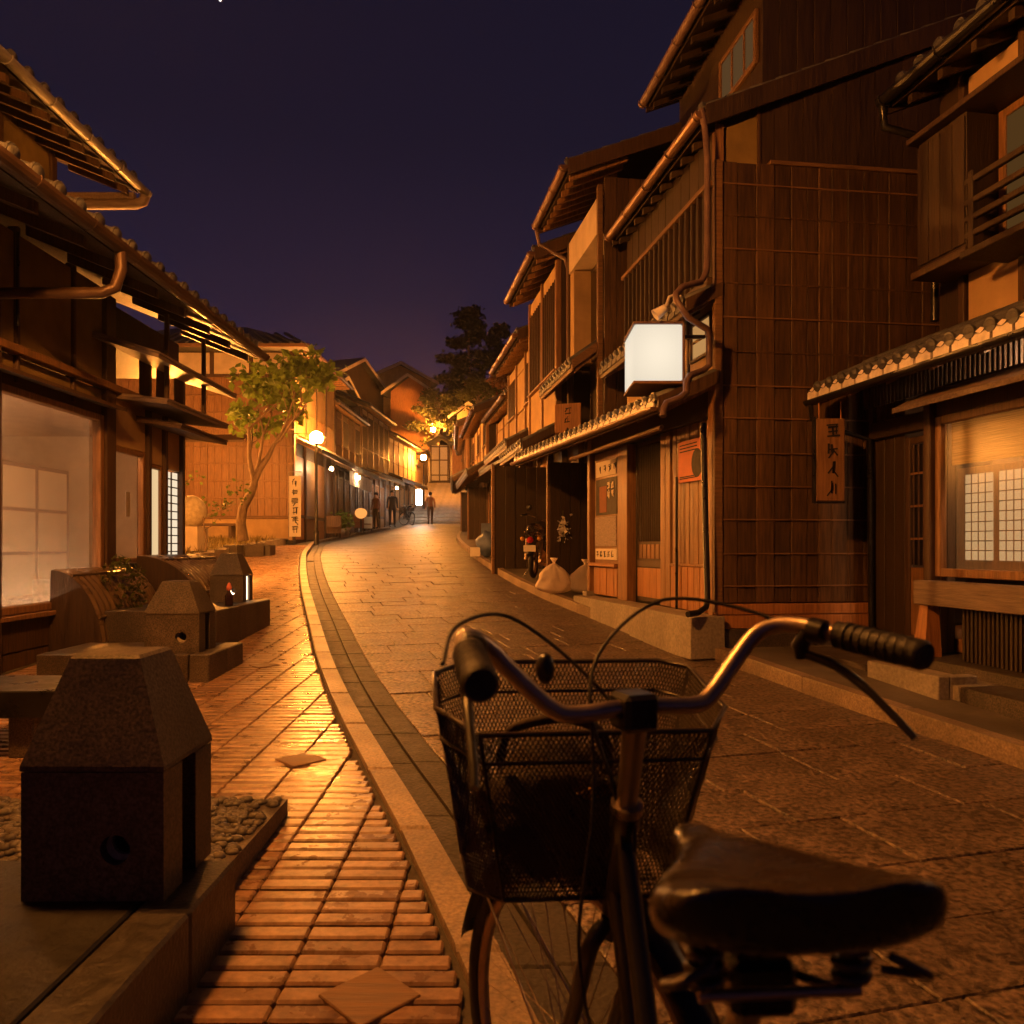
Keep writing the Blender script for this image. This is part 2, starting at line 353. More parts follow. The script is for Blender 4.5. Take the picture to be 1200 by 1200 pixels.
_m.inputs['Location'].default_value = (0, 0, -.53); _r = _n.nodes.new('ShaderNodeMapRange'); _r.inputs[3].default_value = .80; _r.inputs[4].default_value = 1.25       # tube behind acrylic: brighter core
_n.links.new(_t.outputs['Object'], _m.inputs[0]); _n.links.new(_m.outputs[0], _g.inputs[0]); _n.links.new(_g.outputs['Fac'], _r.inputs[0]); _n.links.new(_r.outputs[0], [q for q in _n.nodes if q.type == 'EMISSION'][0].inputs[1])
e_room = emat('assumed room ceiling lamp', (1.0, .50, .22), 330)  # for assumed, unseen lamps that light the shop interiors
e_strip = emat('added sill uplight', (1.0, .58, .31), 66)
e_shoji = emat('lit shoji paper', (1.0, .68, .34), .85)
e_shojiw = emat('lit pale shoji paper', (1.0, .80, .55), .95)
e_shop = emat('shop bulb', (1.0, .60, .28), 900)
m_planter_shade = mat('shaded planter stone', (.036, .030, .025), .42, .4, 30, bump=.3, bscale=90, rv=.1)  # planter stone darkened in colour to stand in for its shade
e_bol = emat('bollard lamp tube', (1.0, .68, .40), 7)
e_white = emat('white shop light', (1.0, .88, .74), 40)
# ---------------------------------------------------------------- ground, road, kerbs, pavement
def terr(x, y):
    if y < 40: return gz(y)
    if y < 50: return 2.4 + (y-40)*.28
    if y < 85: return 5.2 + (y-50)*.36
    return 17.8 + (y-85)*.06
gb = MB(); xs = [-400, -120, -60, -30, -20, -14, -10, -7, -4, -2, 0, 2, 4, 7, 12, 20, 40, 100, 400]; ysr = [-60, -30, -12, -6] + list(range(-3, 41, 2)) + [40, 43, 46, 50, 56, 64, 74, 85, 120, 250, 600, 1500]
ysr = sorted(set(ysr))
for y in ysr:
    for x in xs: gb.v.append((x, y, terr(x, y) - .16))
nx = len(xs)
for j in range(len(ysr)-1):
    for i in range(nx-1): gb.f.append((j*nx+i, j*nx+i+1, (j+1)*nx+i+1, (j+1)*nx+i)); gb.sm.append(True)
gb.build('ground', m_ground, kind='structure')

def strip(mb, fl, fr, y0, y1, dz, n=None, th=.0):
    n = n or max(2, int((y1-y0)/.8)); k = len(mb.v)
    for i in range(n+1):
        y = y0+(y1-y0)*i/n; mb.v += [(fl(y), y, gz(y)+dz), (fr(y), y, gz(y)+dz)]
    for i in range(n): mb.f.append((k+2*i, k+2*i+1, k+2*i+3, k+2*i+2)); mb.sm.append(False)
    return mb
road = strip(MB(), lambda y: KL(y)-.05, lambda y: KR(y)+.1, -5, 42, -.115).build('road', m_joint, kind='structure')
def quadstone(mb, c4, ztop, h=.09, ch=.01, g=.007):
    """a paving stone from four plan corners (ccw), top following ztop(y)"""
    cx = sum(p[0] for p in c4)/4; cy = sum(p[1] for p in c4)/4
    def ins(p, d):
        dx, dy = cx-p[0], cy-p[1]; l = math.hypot(dx, dy) or 1; return (p[0]+dx/l*d*1.3, p[1]+dy/l*d*1.3)
    a = [ins(p, g) for p in c4]; b = [ins(p, g+ch) for p in c4]
    vs = [(p[0], p[1], ztop(p[1])-h) for p in a] + [(p[0], p[1], ztop(p[1])-ch) for p in a] + [(p[0], p[1], ztop(p[1])) for p in b]
    fs = [(8,9,10,11)] + [(i, (i+1)%4, 4+(i+1)%4, 4+i) for i in range(4)] + [(4+i, 4+(i+1)%4, 8+(i+1)%4, 8+i) for i in range(4)]
    mb.add(vs, fs)
    return (cx, cy, ztop(cy))
zr = lambda y: gz(y) - .07
GUT = .31
def rowpt(y0, w):
    x = 0; y = y0
    for _ in range(3):
        xl, xr = KL(y)+GUT, KR(y)-.02; xm = (KL(y0)+GUT+KR(y0))/2
        x = xl+(xr-xl)*w; y = y0+.24*(x-xm)
    return (x, y)
rest = MB(); cnt = 0; y = 1.0; row = 0
while y < 39.5:
    dep = random.uniform(.31, .42); cuts = [0]; ww = 3.0; first = random.uniform(.25, .7)/ww; c = first
    while c < .93: cuts.append(c); c += random.uniform(.5, .95)/ww
    if 1-cuts[-1] < .09: cuts.pop()
    cuts.append(1.0)
    for wa, wb in zip(cuts, cuts[1:]):
        dzr = random.uniform(-.004, .003)
        q = [rowpt(y, wa), rowpt(y, wb), rowpt(y+dep, wb), rowpt(y+dep, wa)]
        if cnt < 285:
            mb = MB(); o = quadstone(mb, q, lambda t: zr(t)+dzr, ch=.005, g=.004); mb.build('paving_slab', m_slab, road, org=o); cnt += 1
        else: quadstone(rest, q, lambda t: zr(t)+dzr, ch=.005, g=.004)
    y += dep
rest.build('far_paving', m_slab, road, kind='stuff')
# gutter: two courses of flat dark stones beside the left kerb
gut = strip(MB(), lambda y: KL(y)+.0, lambda y: KL(y)+GUT+.01, -4, 41, -.095).build('gutter', m_joint, kind='structure')
y = .9; n = 0; grest = MB()
while y < 36:
    L = random.uniform(.5, .72)
    for a, b in ((.012, .155), (.165, GUT-.004)):
        q = [(KL(y)+a, y), (KL(y)+b, y), (KL(y+L)+b, y+L), (KL(y+L)+a, y+L)]
        if y < 16: mb = MB(); o = quadstone(mb, q, lambda t: zr(t)-.004 if a > .1 else zr(t)-.012, ch=.006, g=.002); mb.build('gutter_stone', m_gutter, gut, org=o)
        else: quadstone(grest, q, zr, ch=.006, g=.002)
    y += L
grest.build('far_gutter_stones', m_gutter, gut, kind='stuff')
def kerbrow(name, f0, f1, y0, y1, ztop, L0, L1, mt, h, split=26, ch=.012):
    st = struct(name); y = y0; far = MB()
    while y < y1:
        L = random.uniform(L0, L1); q = [(f0(y), y), (f1(y), y), (f1(y+L), y+L), (f0(y+L), y+L)]
        if y < split: mb = MB(); o = quadstone(mb, q, ztop, h=h, ch=ch, g=.003); mb.build('kerb_stone', mt, st, org=o)
        else: quadstone(far, q, ztop, h=h, ch=ch, g=.003)
        y += L
    if far.v: far.build('far_kerb_stones', mt, st, kind='stuff')
    return st
kerbrow('left_kerb', lambda y: KL(y)-.125, lambda y: KL(y)-.005, .6, 36, lambda y: gz(y)+.006, .55, .8, m_kerb, .2)
kerbrow('right_kerb', lambda y: KR(y), lambda y: KR(y)+.10, 1.2, 36, lambda y: gz(y)+.03, .7, 1.1, m_kerb, .2)
rs = strip(MB(), lambda y: KR(y)+.1, lambda y: KR(y)+2.6, -4, 41, .012).build('right_footway', mat('footway concrete', (.14, .12, .10), .7, .3, 7, bump=.4, bscale=50, stain=.4), kind='structure')
# brick pavement on the left
PITX, PITY, X0 = .2225, .070, -.341
pav = strip(MB(), lambda y: -8.5, lambda y: KL(y)-.12, -2, 26, -.022).build('pavement', m_joint, kind='structure')
PLATES = [(-.342, 1.845), (-1.0, 3.64), (-1.9, 5.9)]
bricks = []
for k in range(-40, 6):
    xa = X0 + k*PITX; y = .7; y += 0
    j = 0
    while y < 21.5:
        y0, y1 = y, y+PITY; y += PITY
        if y0 < 9.2:
            xmin = -3.85
        else: xmin = -6.35 - (y0-16)*.12 if y0 > 12 else -4.6
        x0, x1 = xa+.003, min(xa+PITX-.004, KL(y1)-.142, KL(y0)-.142)
        if x1-x0 < .035 or x0 < xmin: continue
        if x1 < -.80 and y1 < 2.9: continue
        bricks.append((x0, x1, y0+.004, y1-.004))
def vis(b):
    u = 600+900*(b[0]+b[1])/2/b[2]; v = 640 + (1.15-gz(b[2]))/b[2]*900
    return -40 < u < 640 and v < 1215
near = sorted([b for b in bricks if vis(b)], key=lambda b: b[2])[:300]; ns = set(near)
BRM = {}
for (x0, x1, y0, y1) in near:
    w = round(x1-x0, 2)
    if w not in BRM: BRM[w] = MB().cbox(-w/2, w/2, -(PITY-.008)/2, (PITY-.008)/2, -.05, 0, .0065).mesh('brick', m_brick)
    o = bpy.data.objects.new('brick', BRM[w]); yc = (y0+y1)/2
    place(o, pav, Matrix.Translation(((x0+x1)/2, yc, gz(yc)+random.uniform(-.002, .0015))) @ Matrix.Rotation(random.uniform(-.012, .012), 4, 'X') @ Matrix.Rotation(random.uniform(-.004, .004), 4, 'Z'))
fb = MB()
for b in bricks:
    if b in ns: continue
    x0, x1, y0, y1 = b; z = gz((y0+y1)/2) + random.uniform(-.002, .0015); c = .0065; t = random.uniform(-.0005, .0005)
    fb.add([(x0,y0,z-.04),(x1,y0,z-.04),(x1,y1,z-.04),(x0,y1,z-.04),(x0,y0,z-c),(x1,y0,z-c),(x1,y1,z-c),(x0,y1,z-c),(x0+c,y0+c,z-t),(x1-c,y0+c,z-t),(x1-c,y1-c,z+t),(x0+c,y1-c,z+t)],
           [(8,9,10,11)]+[(i,(i+1)%4,4+(i+1)%4,4+i) for i in range(4)]+[(4+i,4+(i+1)%4,8+(i+1)%4,8+i) for i in range(4)])
fb.build('far_bricks', m_brick, pav, kind='stuff')
for i, (x, y) in enumerate(PLATES):
    mb = MB(); q = .088; Mx = Matrix.Translation((x, y, gz(y)+.001)) @ Matrix.Rotation(R(45), 4, 'Z')
    mb.cbox(-q, q, -q, q, -.03, .0035, .003, Mx)
    for k in range(7): mb.box(0,0,0,0,0,0) if False else None
    o = mb.build('marker_plate', m_batten, pav, org=(x, y, gz(y)))
# ---------------------------------------------------------------- bollard lanterns, planters, pebbles
def bollard(x0, x1, y0, dep, z0, h, label, lit=False):
    W = x1-x0; y1 = y0+dep; hb = h*.53; t = thing('stone_bollard_lantern', label, 'bollard', ((x0+x1)/2, (y0+y1)/2, z0))
    mb = MB(); zb, zt = z0, z0+hb; sl = dep*.36
    # front slab with a round hole
    cx, cz, r = x0+W*.66, z0+hb*.40, W*.105; n = 32; out, cir = [], []
    for i in range(n):
        a = 2*math.pi*i/n; ca, sa = math.cos(a), math.sin(a)
        k = min((x1-cx)/ca if ca > 1e-6 else (x0-cx)/ca if ca < -1e-6 else 9, (zt-cz)/sa if sa > 1e-6 else (zb-cz)/sa if sa < -1e-6 else 9)
        out.append((cx+ca*k, cz+sa*k)); cir.append((cx+ca*r, cz+sa*r))
    for cxz in ((x0, zb), (x1, zb), (x1, zt), (x0, zt)):
        j = min(range(n), key=lambda i: (out[i][0]-cxz[0])**2+(out[i][1]-cxz[1])**2); out[j] = cxz
    vs = [(p[0], y0, p[1]) for p in out] + [(p[0], y0, p[1]) for p in cir] + [(p[0], y0+sl, p[1]) for p in cir] + [(p[0], y0+sl, p[1]) for p in out]
    fs = []
    for i in range(n):
        j = (i+1) % n; fs += [(i, j, n+j, n+i), (n+i, n+j, 2*n+j, 2*n+i), (3*n+i, 3*n+j, j, i)]
    mb.add(vs, fs)
    mb.box(x0+W*.14, x1-W*.14, y0+sl-.0, y1-sl+.0, zb, zt-.002)          # set-back core closes the hole
    mb.box(x0, x1, y1-sl, y1, zb, zt)
    mb.build('body', m_gran, t)
    cap = MB(); ov = W*.006; b = [(x0-ov, y0-ov), (x1+ov, y0-ov), (x1+ov, y1+ov), (x0-ov, y1+ov)]; tx, ty = W*.245, dep*.20
    tp = [(x0+tx, y0+ty), (x1-tx, y0+ty), (x1-tx, y1-ty), (x0+tx, y1-ty)]; z2 = zt+.004; z3 = z0+h
    cap.add([(*p, z2) for p in b]+[(*p, z2+.012) for p in b]+[(*p, z3-.008) for p in tp]+[(p[0]+(.008 if p[0] < cx else -.008), p[1]+(.008 if p[1] < (y0+y1)/2 else -.008), z3) for p in tp],
            [(3,2,1,0), (12,13,14,15)]+[(k*4+i, k*4+(i+1)%4, k*4+4+(i+1)%4, k*4+4+i) for k in range(3) for i in range(4)])
    cap.build('cap', m_gran, t)
    # crescent inside the hole
    pts = [(cx+r*.97*math.cos(a), cz+r*.97*math.sin(a)) for a in [R(110+i*11) for i in range(21)]]
    pin = [(cx+r*.28+r*.86*math.cos(a), cz+r*.28+r*.86*math.sin(a)) for a in [R(330-i*11) for i in range(21)]]
    mm = MB(); mm.prism([(p[0], y0+sl*.25, p[1]) for p in pts+pin], (0, .012, 0)); mm.build('crescent', e_bol if lit else m_granlt, t)
    if lit:
        lm = MB(); lm.box(x1-W*.139, x1-W*.06, y0+sl+.004, y1-sl-.004, zb+.01, zt-.01); lm.build('lamp_tube', e_bol, t)
    return t
def planter(name, label, x0, x1, y0, y1, z1, blocks, mt):
    t = thing(name, label, 'planter', ((x0+x1)/2, (y0+y1)/2, gz((y0+y1)/2)))
    zb = gz(y0)-.05
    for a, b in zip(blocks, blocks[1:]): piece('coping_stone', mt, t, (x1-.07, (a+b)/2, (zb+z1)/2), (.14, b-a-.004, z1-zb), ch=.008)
    piece('cover_slab', m_cover_shade if mt is m_planter_shade else mt, t, ((x0+x1-.145)/2, (y0+y1)/2, (zb+z1-.002)/2), (x1-x0-.15, y1-y0, z1-zb-.002))
    return t
planter('stone_planter', 'low shade-darkened granite planter edge running beside the ribbed brick pavement', -2.3, -.775, .3, 2.16, .27, [.3, 1.08, 1.85, 2.16], m_planter_shade)
bollard(-1.215, -.862, 1.90, .30, .271, .60, 'large dark granite lantern bollard with crescent hole on the planter edge')
mb = MB(); mb.box(-2.3, -.865, 2.2, 2.96, .0, .175); t = mb.build('pebble_bed', m_gran, None, org=(-1.6, 2.5, .1), label='raised bed of dark pebbles set in mortar behind the large bollard', cat='pebble bed')
pb = MB()
for i in range(1500):
    x, y = random.uniform(-2.28, -.885), random.uniform(2.215, 2.945); r = random.uniform(.012, .024)
    pb.sphere((x, y, .178), r, 7, 4, (random.uniform(.8, 1.4), random.uniform(.7, 1.1), .7))
pb.build('pebbles', m_pebble, t, kind='stuff')
t = thing('stone_bench', 'low black stone bench slab behind the large bollard by the shop wall', 'bench', (-2.55, 3.9, gz(3.9)))
piece('seat', m_black, t, (-2.65, 3.85, .40), (1.0, .45, .13)); piece('leg', m_gran, t, (-2.95, 3.85, .235), (.12, .36, .2)); piece('leg', m_gran, t, (-2.35, 3.85, .235), (.12, .36, .2))
planter('stone_planter', 'short grey stone plinth under the middle lantern bollard', -3.3, -2.10, 5.32, 6.0, .40, [5.32, 5.66, 6.0], m_gran)
bollard(-2.585, -2.20, 5.40, .30, .401, .50, 'unlit granite lantern bollard on the short stone plinth beside the shop window')
planter('stone_planter', 'long stone ledge carrying the lit lantern bollard beside the pavement', -3.4, -2.47, 6.4, 7.85, .61, [6.4, 7.0, 7.85], m_gran)
bollard(-2.93, -2.61, 7.45, .28, .611, .47, 'granite lantern bollard with glowing crescent hole and lamp slot', lit=True)
t = thing('bottle', 'small red topped bottle standing on the long stone ledge', 'bottle', (-2.56, 6.95, .612))
MB().lathe([(0, 0), (.034, 0), (.036, .01), (.036, .09), (.014, .125), (.014, .14), (0, .14)], 14, (-2.56, 6.95, .612)).build('glass_body', mat('dark bottle glass', (.03, .012, .01), .15, bump=0), t)
MB().lathe([(.0, .139), (.024, .139), (.026, .16), (.012, .20), (0, .21)], 12, (-2.56, 6.95, .612)).build('cap', mat('pink red wax', (.6, .16, .10), .5, bump=0), t)
# curved bamboo screens (against the shop wall)
def curved_screen(y0, y1, xw, rx, z0, z1, label, n):
    t = thing('curved_bamboo_screen', label, 'screen', (xw, (y0+y1)/2, z0)); pr = []
    for i in range(11):
        a = R(90*i/10); pr.append((xw+rx*math.sin(a), z0+(z1-z0)*math.cos(a)))
    w = (y1-y0)/n; me = None
    for k in range(n):
        ya = y0+k*w+.002; mb = MB(); vs, fs = [], []
        for (x, z) in pr:
            for q in range(5):
                f = q/4; vs.append((x+.012*math.sin(math.pi*f), ya+(w-.004)*f, z+.012*math.sin(math.pi*f)))
            vs.append((x-.02, ya, z-.02))
        for i in range(len(pr)-1):
            for q in range(4): fs.append((i*6+q, i*6+q+1, i*6+6+q+1, i*6+6+q))
        mb.add(vs, fs, True)
        if me is None: me = mb.mesh('slat', m_bronze, (xw, ya, z0), recalc=False)
        inst('slat', me, t, Matrix.Translation((xw, ya, z0)))
    for ye in (y0-.012, y1+.002): MB().prism([(xw-.02, ye, z0-.05)] + [(x+.004, ye, z+.004) for x, z in pr] + [(pr[-1][0], ye, z0-.05)], (0, .010, 0)).build('end_panel', m_boardd, t)
    for zq in (.25, .72):
        a = R(90*zq); MB().tube([(xw+(rx+.015)*math.sin(a), y0, z0+(z1-z0+.015)*math.cos(a)), (xw+(rx+.015)*math.sin(a), y1, z0+(z1-z0+.015)*math.cos(a))], .014, 8).build('rail', m_bronze, t)
    return t
curved_screen(6.3, 7.45, -3.78, .42, gz(6.5), .95, 'dark curved bamboo screen at the foot of the shop wall behind the shrub', 13)
curved_screen(7.62, 8.95, -3.72, .66, .42, 1.05, 'glossy curved bamboo screen bulging out behind the lit bollard', 15)
# ---------------------------------------------------------------- building kit
def tile_col_mesh(key, L, pitch, drop):
    """one column of pan and cover tiles running down the slope: local x along the eave, y down-slope (towards street), z normal"""
    k = ('tile', key, round(L, 2), round(pitch, 3))
    if k in CACHE: return CACHE[k]
    mb = MB(); n = max(1, int(L/.24)); st = L/n
    for i in range(n):
        y0, y1 = i*st, (i+1)*st+.02; zz = .018; lip = .012
        r = pitch*.235; prof = [(-r*math.cos(R(a)), r*math.sin(R(a))*.95) for a in range(0, 181, 30)]
        q = len(prof); vs = [(x, y0, z+zz-lip) for x, z in prof] + [(x, y1, z+zz) for x, z in prof]
        mb.add(vs, [(j, j+1, q+j+1, q+j) for j in range(q-1)] + [tuple(range(q, 2*q))], True)
        pan = [(r*.9, .012), (pitch*.32, .0), (pitch*.5, -.010), (pitch*.68, .0), (pitch-r*.9, .012)]; q = len(pan)
        vs = [(x, y0, z-lip+.004) for x, z in pan] + [(x, y1, z+.004) for x, z in pan]
        mb.add(vs, [(j, j+1, q+j+1, q+j) for j in range(q-1)], True)
    CACHE[k] = mb.mesh('roof_tile', m_tile, recalc=False); return CACHE[k]
def tile_end_mesh(pitch, mt=None):
    mt = mt or m_tile; k = ('tend', round(pitch, 3), mt.name)
    if k in CACHE: return CACHE[k]
    mb = MB(); r = pitch*.27
    prof = [(r*math.cos(R(a)), r*math.sin(R(a))+.02) for a in range(0, 360, 30)]
    mb.prism([(x, 0, z) for x, z in prof], (0, .018, 0))
    CACHE[k] = mb.mesh('eave_tile', mt, recalc=True); return CACHE[k]
def tile_plate_mesh(pitch, mt):
    k = ('tplate', round(pitch, 3), mt.name)
    if k in CACHE: return CACHE[k]
    p = pitch; lip = [(.07*p, -.066), (.93*p, -.066), (.94*p, -.012), (.70*p, .012), (.5*p, .026), (.30*p, .012), (.06*p, -.012)]
    CACHE[k] = MB().prism([(x, -.004, z) for x, z in lip], (0, .014, 0)).mesh('eave_plate', mt); return CACHE[k]
def slope_matrix(f, s, o, z, ang):
    down = (f.n*math.cos(ang) - Vector((0,0,1))*math.sin(ang)); x = f.a if f.side > 0 else -f.a
    nrm = x.cross(down).normalized()
    if nrm.z < 0: x = -x; nrm = x.cross(down).normalized()
    M = Matrix((x, down, nrm)).transposed().to_4x4(); M.translation = f.p(s, o, z); return M
def tiles(f, parent, s0, s1, o_eave, z_eave, o_top, z_top, pitch=.19, ends=True, cols=True, mt=None):
    run = o_eave-o_top; rise = z_top-z_eave; ang = math.atan2(rise, run); L = math.hypot(run, rise); n = max(1, int(round((s1-s0)/pitch))); pt = (s1-s0)/n
    me = tile_col_mesh('c', L, pt, 0); en = tile_end_mesh(pt)
    for i in range(n):
        s = s0+(i+.25)*pt
        if cols: inst('roof_tile', me, parent, slope_matrix(f, s, o_top, z_top, ang))
        if ends:
            inst('eave_tile', en, parent, slope_matrix(f, s, o_eave, z_eave, ang*.35))
            inst('eave_plate', tile_plate_mesh(pt, mt or m_tile), parent, slope_matrix(f, s, o_eave, z_eave, .0))
def awning(f, parent, s0, s1, o0, o1, ze, zt, pitch=.19, th=.045, mtile=True, raft=True, mw=None, mt=None):
    mw = mw or m_post; mb = MB(); f.prism(mb, [(o0, zt-.03), (o1, ze-.03), (o1, ze-.03-th), (o0, zt-.03-th)], s0, s1); dk = mb.build('awning_deck', mw, parent)
    f.box('fascia', mw, parent, s0, s1, o1-.012, o1+.014, ze-.115, ze-.032)
    if mtile: tiles(f, parent, s0, s1, o1+.02, ze, o0, zt, pitch, mt=mt)
    mb = MB(); 
    for se, sg in ((s0, -1), (s1, 1)):
        b = MB(); f.prism(b, [(o0, zt+.015), (o1+.02, ze+.015), (o1+.02, ze-.10), (o0, zt-.10)], se+.002*sg, se+.03*sg); b.build('barge_board', mw, parent)
    if raft:
        n = max(2, int((s1-s0)/.42))
        for i in range(n+1):
            s = s0+.05+(s1-s0-.1)*i/n; b = MB(); f.prism(b, [(o0, zt-.03-th-.001), (o1-.03, ze-.03-th-.001), (o1-.03, ze-.03-th-.05), (o0, zt-.03-th-.05)], s-.018, s+.018); b.build('rafter', m_wood, parent)
def roof(f, parent, s0, s1, oe, ze, D, pitch_k=.42, tile=True, tp=.21, overs=.18, raftm=None, gutter=True, gm=None, back=True, wall=None, rs=.3):
    """two slopes, ridge parallel to the street; eave line oe/ze on the street side"""
    th = .09; zr_ = ze+D*pitch_k; mb = MB()
    f.prism(mb, [(oe, ze), (oe-D, zr_), (oe-D, zr_-th), (oe, ze-th)], s0-overs, s1+overs)
    f.prism(mb, [(oe-D-.002, zr_), (oe-2*D, ze), (oe-2*D, ze-th), (oe-D-.002, zr_-th)], s0-overs, s1+overs)
    mb.build('roof', m_boardd, parent)
    if tile: tiles(f, parent, s0-overs, s1+overs, oe+.02, ze+.02, oe-D, zr_+.02, tp)
    rb = MB(); f.prism(rb, [(oe-D-.12, zr_+.0), (oe-D-.07, zr_+.20), (oe-D+.07, zr_+.20), (oe-D+.12, zr_+.0)], s0-overs, s1+overs); rb.build('ridge_tile', m_tile, parent)
    for se, sg in ((s0-overs, -1), (s1+overs, 1)):
        b = MB(); f.prism(b, [(oe+.03, ze+.03), (oe-D, zr_+.04), (oe-D, zr_-.16), (oe+.03, ze-.14)], se+.002*sg, se+.035*sg)
        f.prism(b, [(oe-D-.002, zr_+.04), (oe-2*D, ze+.03), (oe-2*D, ze-.14), (oe-D-.002, zr_-.16)], se+.002*sg, se+.035*sg); b.build('barge_board', raftm or m_post, parent)
    n = max(2, int((s1-s0)/rs))
    for i in range(n+1):
        s = s0+(s1-s0)*i/n; b = MB(); b0 = .75
        f.prism(b, [(oe-.02, ze-th-.002), (oe-b0, ze-th-.002+b0*pitch_k), (oe-b0, ze-th-.07+b0*pitch_k), (oe-.02, ze-th-.07)], s-.024, s+.024); b.build('rafter', raftm or m_wood, parent)
    if gutter:
        f_gutter(f, parent, s0-overs-.03, s1+overs+.03, oe+.075, ze-.035, gm or m_copper)
def f_gutter(f, parent, s0, s1, o, z, gm, r=.055, hooks=True):
    vs, fs = [], []; n = 9; arc = [(r*math.cos(R(180+180*i/(n-1))), r*math.sin(R(180+180*i/(n-1)))) for i in range(n)]; inn = [(x*.88, y*.88) for x, y in arc][::-1]; ring = arc+inn
    m = len(ring); vs = [f.p(s, o+x, z+y) for s in (s0, s1) for x, y in ring]
    fs = [(i, (i+1)%m, m+(i+1)%m, m+i) for i in range(m)]
    half = len(arc); caps = []
    for base in (0, m): fs.append(tuple(base+i for i in range(half)))
    MB().add(vs, fs).build('gutter', gm, parent)
    if hooks:
        k = max(2, int((s1-s0)/.6))
        for i in range(k+1):
            s = s0+.05+(s1-s0-.1)*i/k; MB().tube([f.p(s, o+.062*math.cos(R(a)), z+.062*math.sin(R(a))) for a in range(170, 371, 20)] , .006, 5).build('gutter_hook', gm, parent)
def boards(f, parent, name, mt, s0, s1, w, o0, o1, z0, z1, jit=.004):
    n = max(1, int(round((s1-s0)/w))); ww = (s1-s0)/n
    for i in range(n):
        j = random.choice((0, 0, .003, .005)); f.box(name, mt, parent, s0+i*ww+.002, s0+(i+1)*ww-.002, o0, o1+(j if o1 > o0 else -j), z0, z1)
def bars(f, parent, mt, s0, s1, n, o0, o1, z0, z1, w=.022, name='lattice_bar', joined=False):
    if joined:
        mb = MB()
        for i in range(n):
            s = s0+(s1-s0)*(i+.5)/n; f.hexa(mb, s-w/2, s+w/2, o0, o1, z0, z1)
        return mb.build('lattice', mt, parent, kind='stuff')
    for i in range(n):
        s = s0+(s1-s0)*(i+.5)/n; f.box(name, mt, parent, s-w/2, s+w/2, o0, o1, z0, z1)
def frame(f, parent, name, mt, s0, s1, o0, o1, z0, z1, w=.05):
    f.box(name, mt, parent, s0, s0+w, o0, o1, z0, z1); f.box(name, mt, parent, s1-w, s1, o0, o1, z0, z1)
    f.box(name, mt, parent, s0+w+.001, s1-w-.001, o0, o1, z0, z0+w); f.box(name, mt, parent, s0+w+.001, s1-w-.001, o0, o1, z1-w, z1)
def gable_fill(f, parent, mt, s0, s1, oe, ze, D, k, o0, o1, name='gable_wall'):
    """wall up to the roof underside between o0 (back) and o1 (front)"""
    zz = lambda o: ze-.10+k*min(oe-o, 2*D-(oe-o)); pts = [(o1, zz(o1))] + ([(oe-D, zz(oe-D))] if o0 < oe-D < o1 else []) + [(o0, zz(o0))]
    base = [(o0, ze-.6), (o1, ze-.6)]
    b = MB(); f.prism(b, pts+base, s0, s1); return b.build(name, mt, parent)
def brush(parent, org, ex, ez, cells, size, mt, th=.004, seed=1, name='lettering', wt=.085):
    """brush-written characters as thin raised strokes; org: centre of first cell, ex: right, ez: step to next cell"""
    rnd = random.Random(seed); mb = MB(); ex = Vector(ex).normalized(); up = Vector((0,0,1)); nrm = ex.cross(up).normalized()
    for c in range(cells):
        o = Vector(org)+Vector(ez)*c; k = rnd.randint(4, 6)
        for i in range(k):
            kind = rnd.random(); x, z = rnd.uniform(-.30, .30), -.42+.84*(i+.5)/k; 
            if kind < .45: a, b = (-rnd.uniform(.25, .45), z-.02), (rnd.uniform(.25, .45), z+.05)
            elif kind < .75: a, b = (x, rnd.uniform(.2, .45)), (x+rnd.uniform(-.06, .06), -rnd.uniform(.2, .45))
            else: a, b = (x*.3, z+.2), (x*.3+rnd.choice((-.32, .32)), z-.22)
            p = o+ex*a[0]*size+up*a[1]*size; q = o+ex*b[0]*size+up*b[1]*size
            mb.beam(p+nrm*th*.4, q+nrm*th*.4, wt*size*rnd.uniform(.8, 1.5), th, up=nrm)
    mb2 = mb; o = mb2.build(name, mt, parent); return o
def FD(x, y, ax, ay, side):
    f = F(0, 0, 0, side); l = math.hypot(ax, ay); f.a = Vector((ax/l, ay/l, 0)); f.O = Vector((x, y, 0)); f.n = Vector((-f.a.y, f.a.x, 0))*side; f.rz = math.atan2(f.a.y, f.a.x); return f
def zv(v, d): return CAMZ + (HV-v)/FPX*d
def raked(f, parent, name, mt, s0, s1, o0, o1, z0, zfun):
    b = MB(); b.hexa([f.p(s0,o0,z0), f.p(s1,o0,z0), f.p(s1,o1,z0), f.p(s0,o1,z0), f.p(s0,o0,zfun(s0)), f.p(s1,o0,zfun(s1)), f.p(s1,o1,zfun(s1)), f.p(s0,o1,zfun(s0))])
    return b.build(name, mt, parent)
# ---------------------------------------------------------------- right foreground shop house with tiled awning
f = F(3.08, 5.6, -.18, 1)
H = thing('shop_house', 'dark wooden shop house with white edged tiled awning and wide shop window', 'house', f.p(0, -.5, .2))
f.box('upper_wall', m_boardd, H, -4.8, .30, -3.0, -.285, 2.62, 4.85)
f.box('back_wall', m_cream, H, -4.8, .98, -1.42, -1.36, .35, 2.6); f.box('side_wall', m_boardd, H, .985, 1.03, -1.42, -.262, .3, 2.6); f.box('ceiling_board', m_cream, H, -4.8, .98, -1.355, -.1, 2.5, 2.60)
f.box('floor_slab', m_wood, H, -4.8, .98, -1.355, -.26, .36, .46)
f.box('stone_plinth', m_gran, H, -4.8, 1.0, -.30, .16, .1, .35)
frame(f, H, 'window_frame', m_wood, -1.9, .0, -.055, .0, .93, 2.09, .06)
f.box('window_glass', g_old, H, -1.839, -.061, -.030, -.024, .99, 2.03)
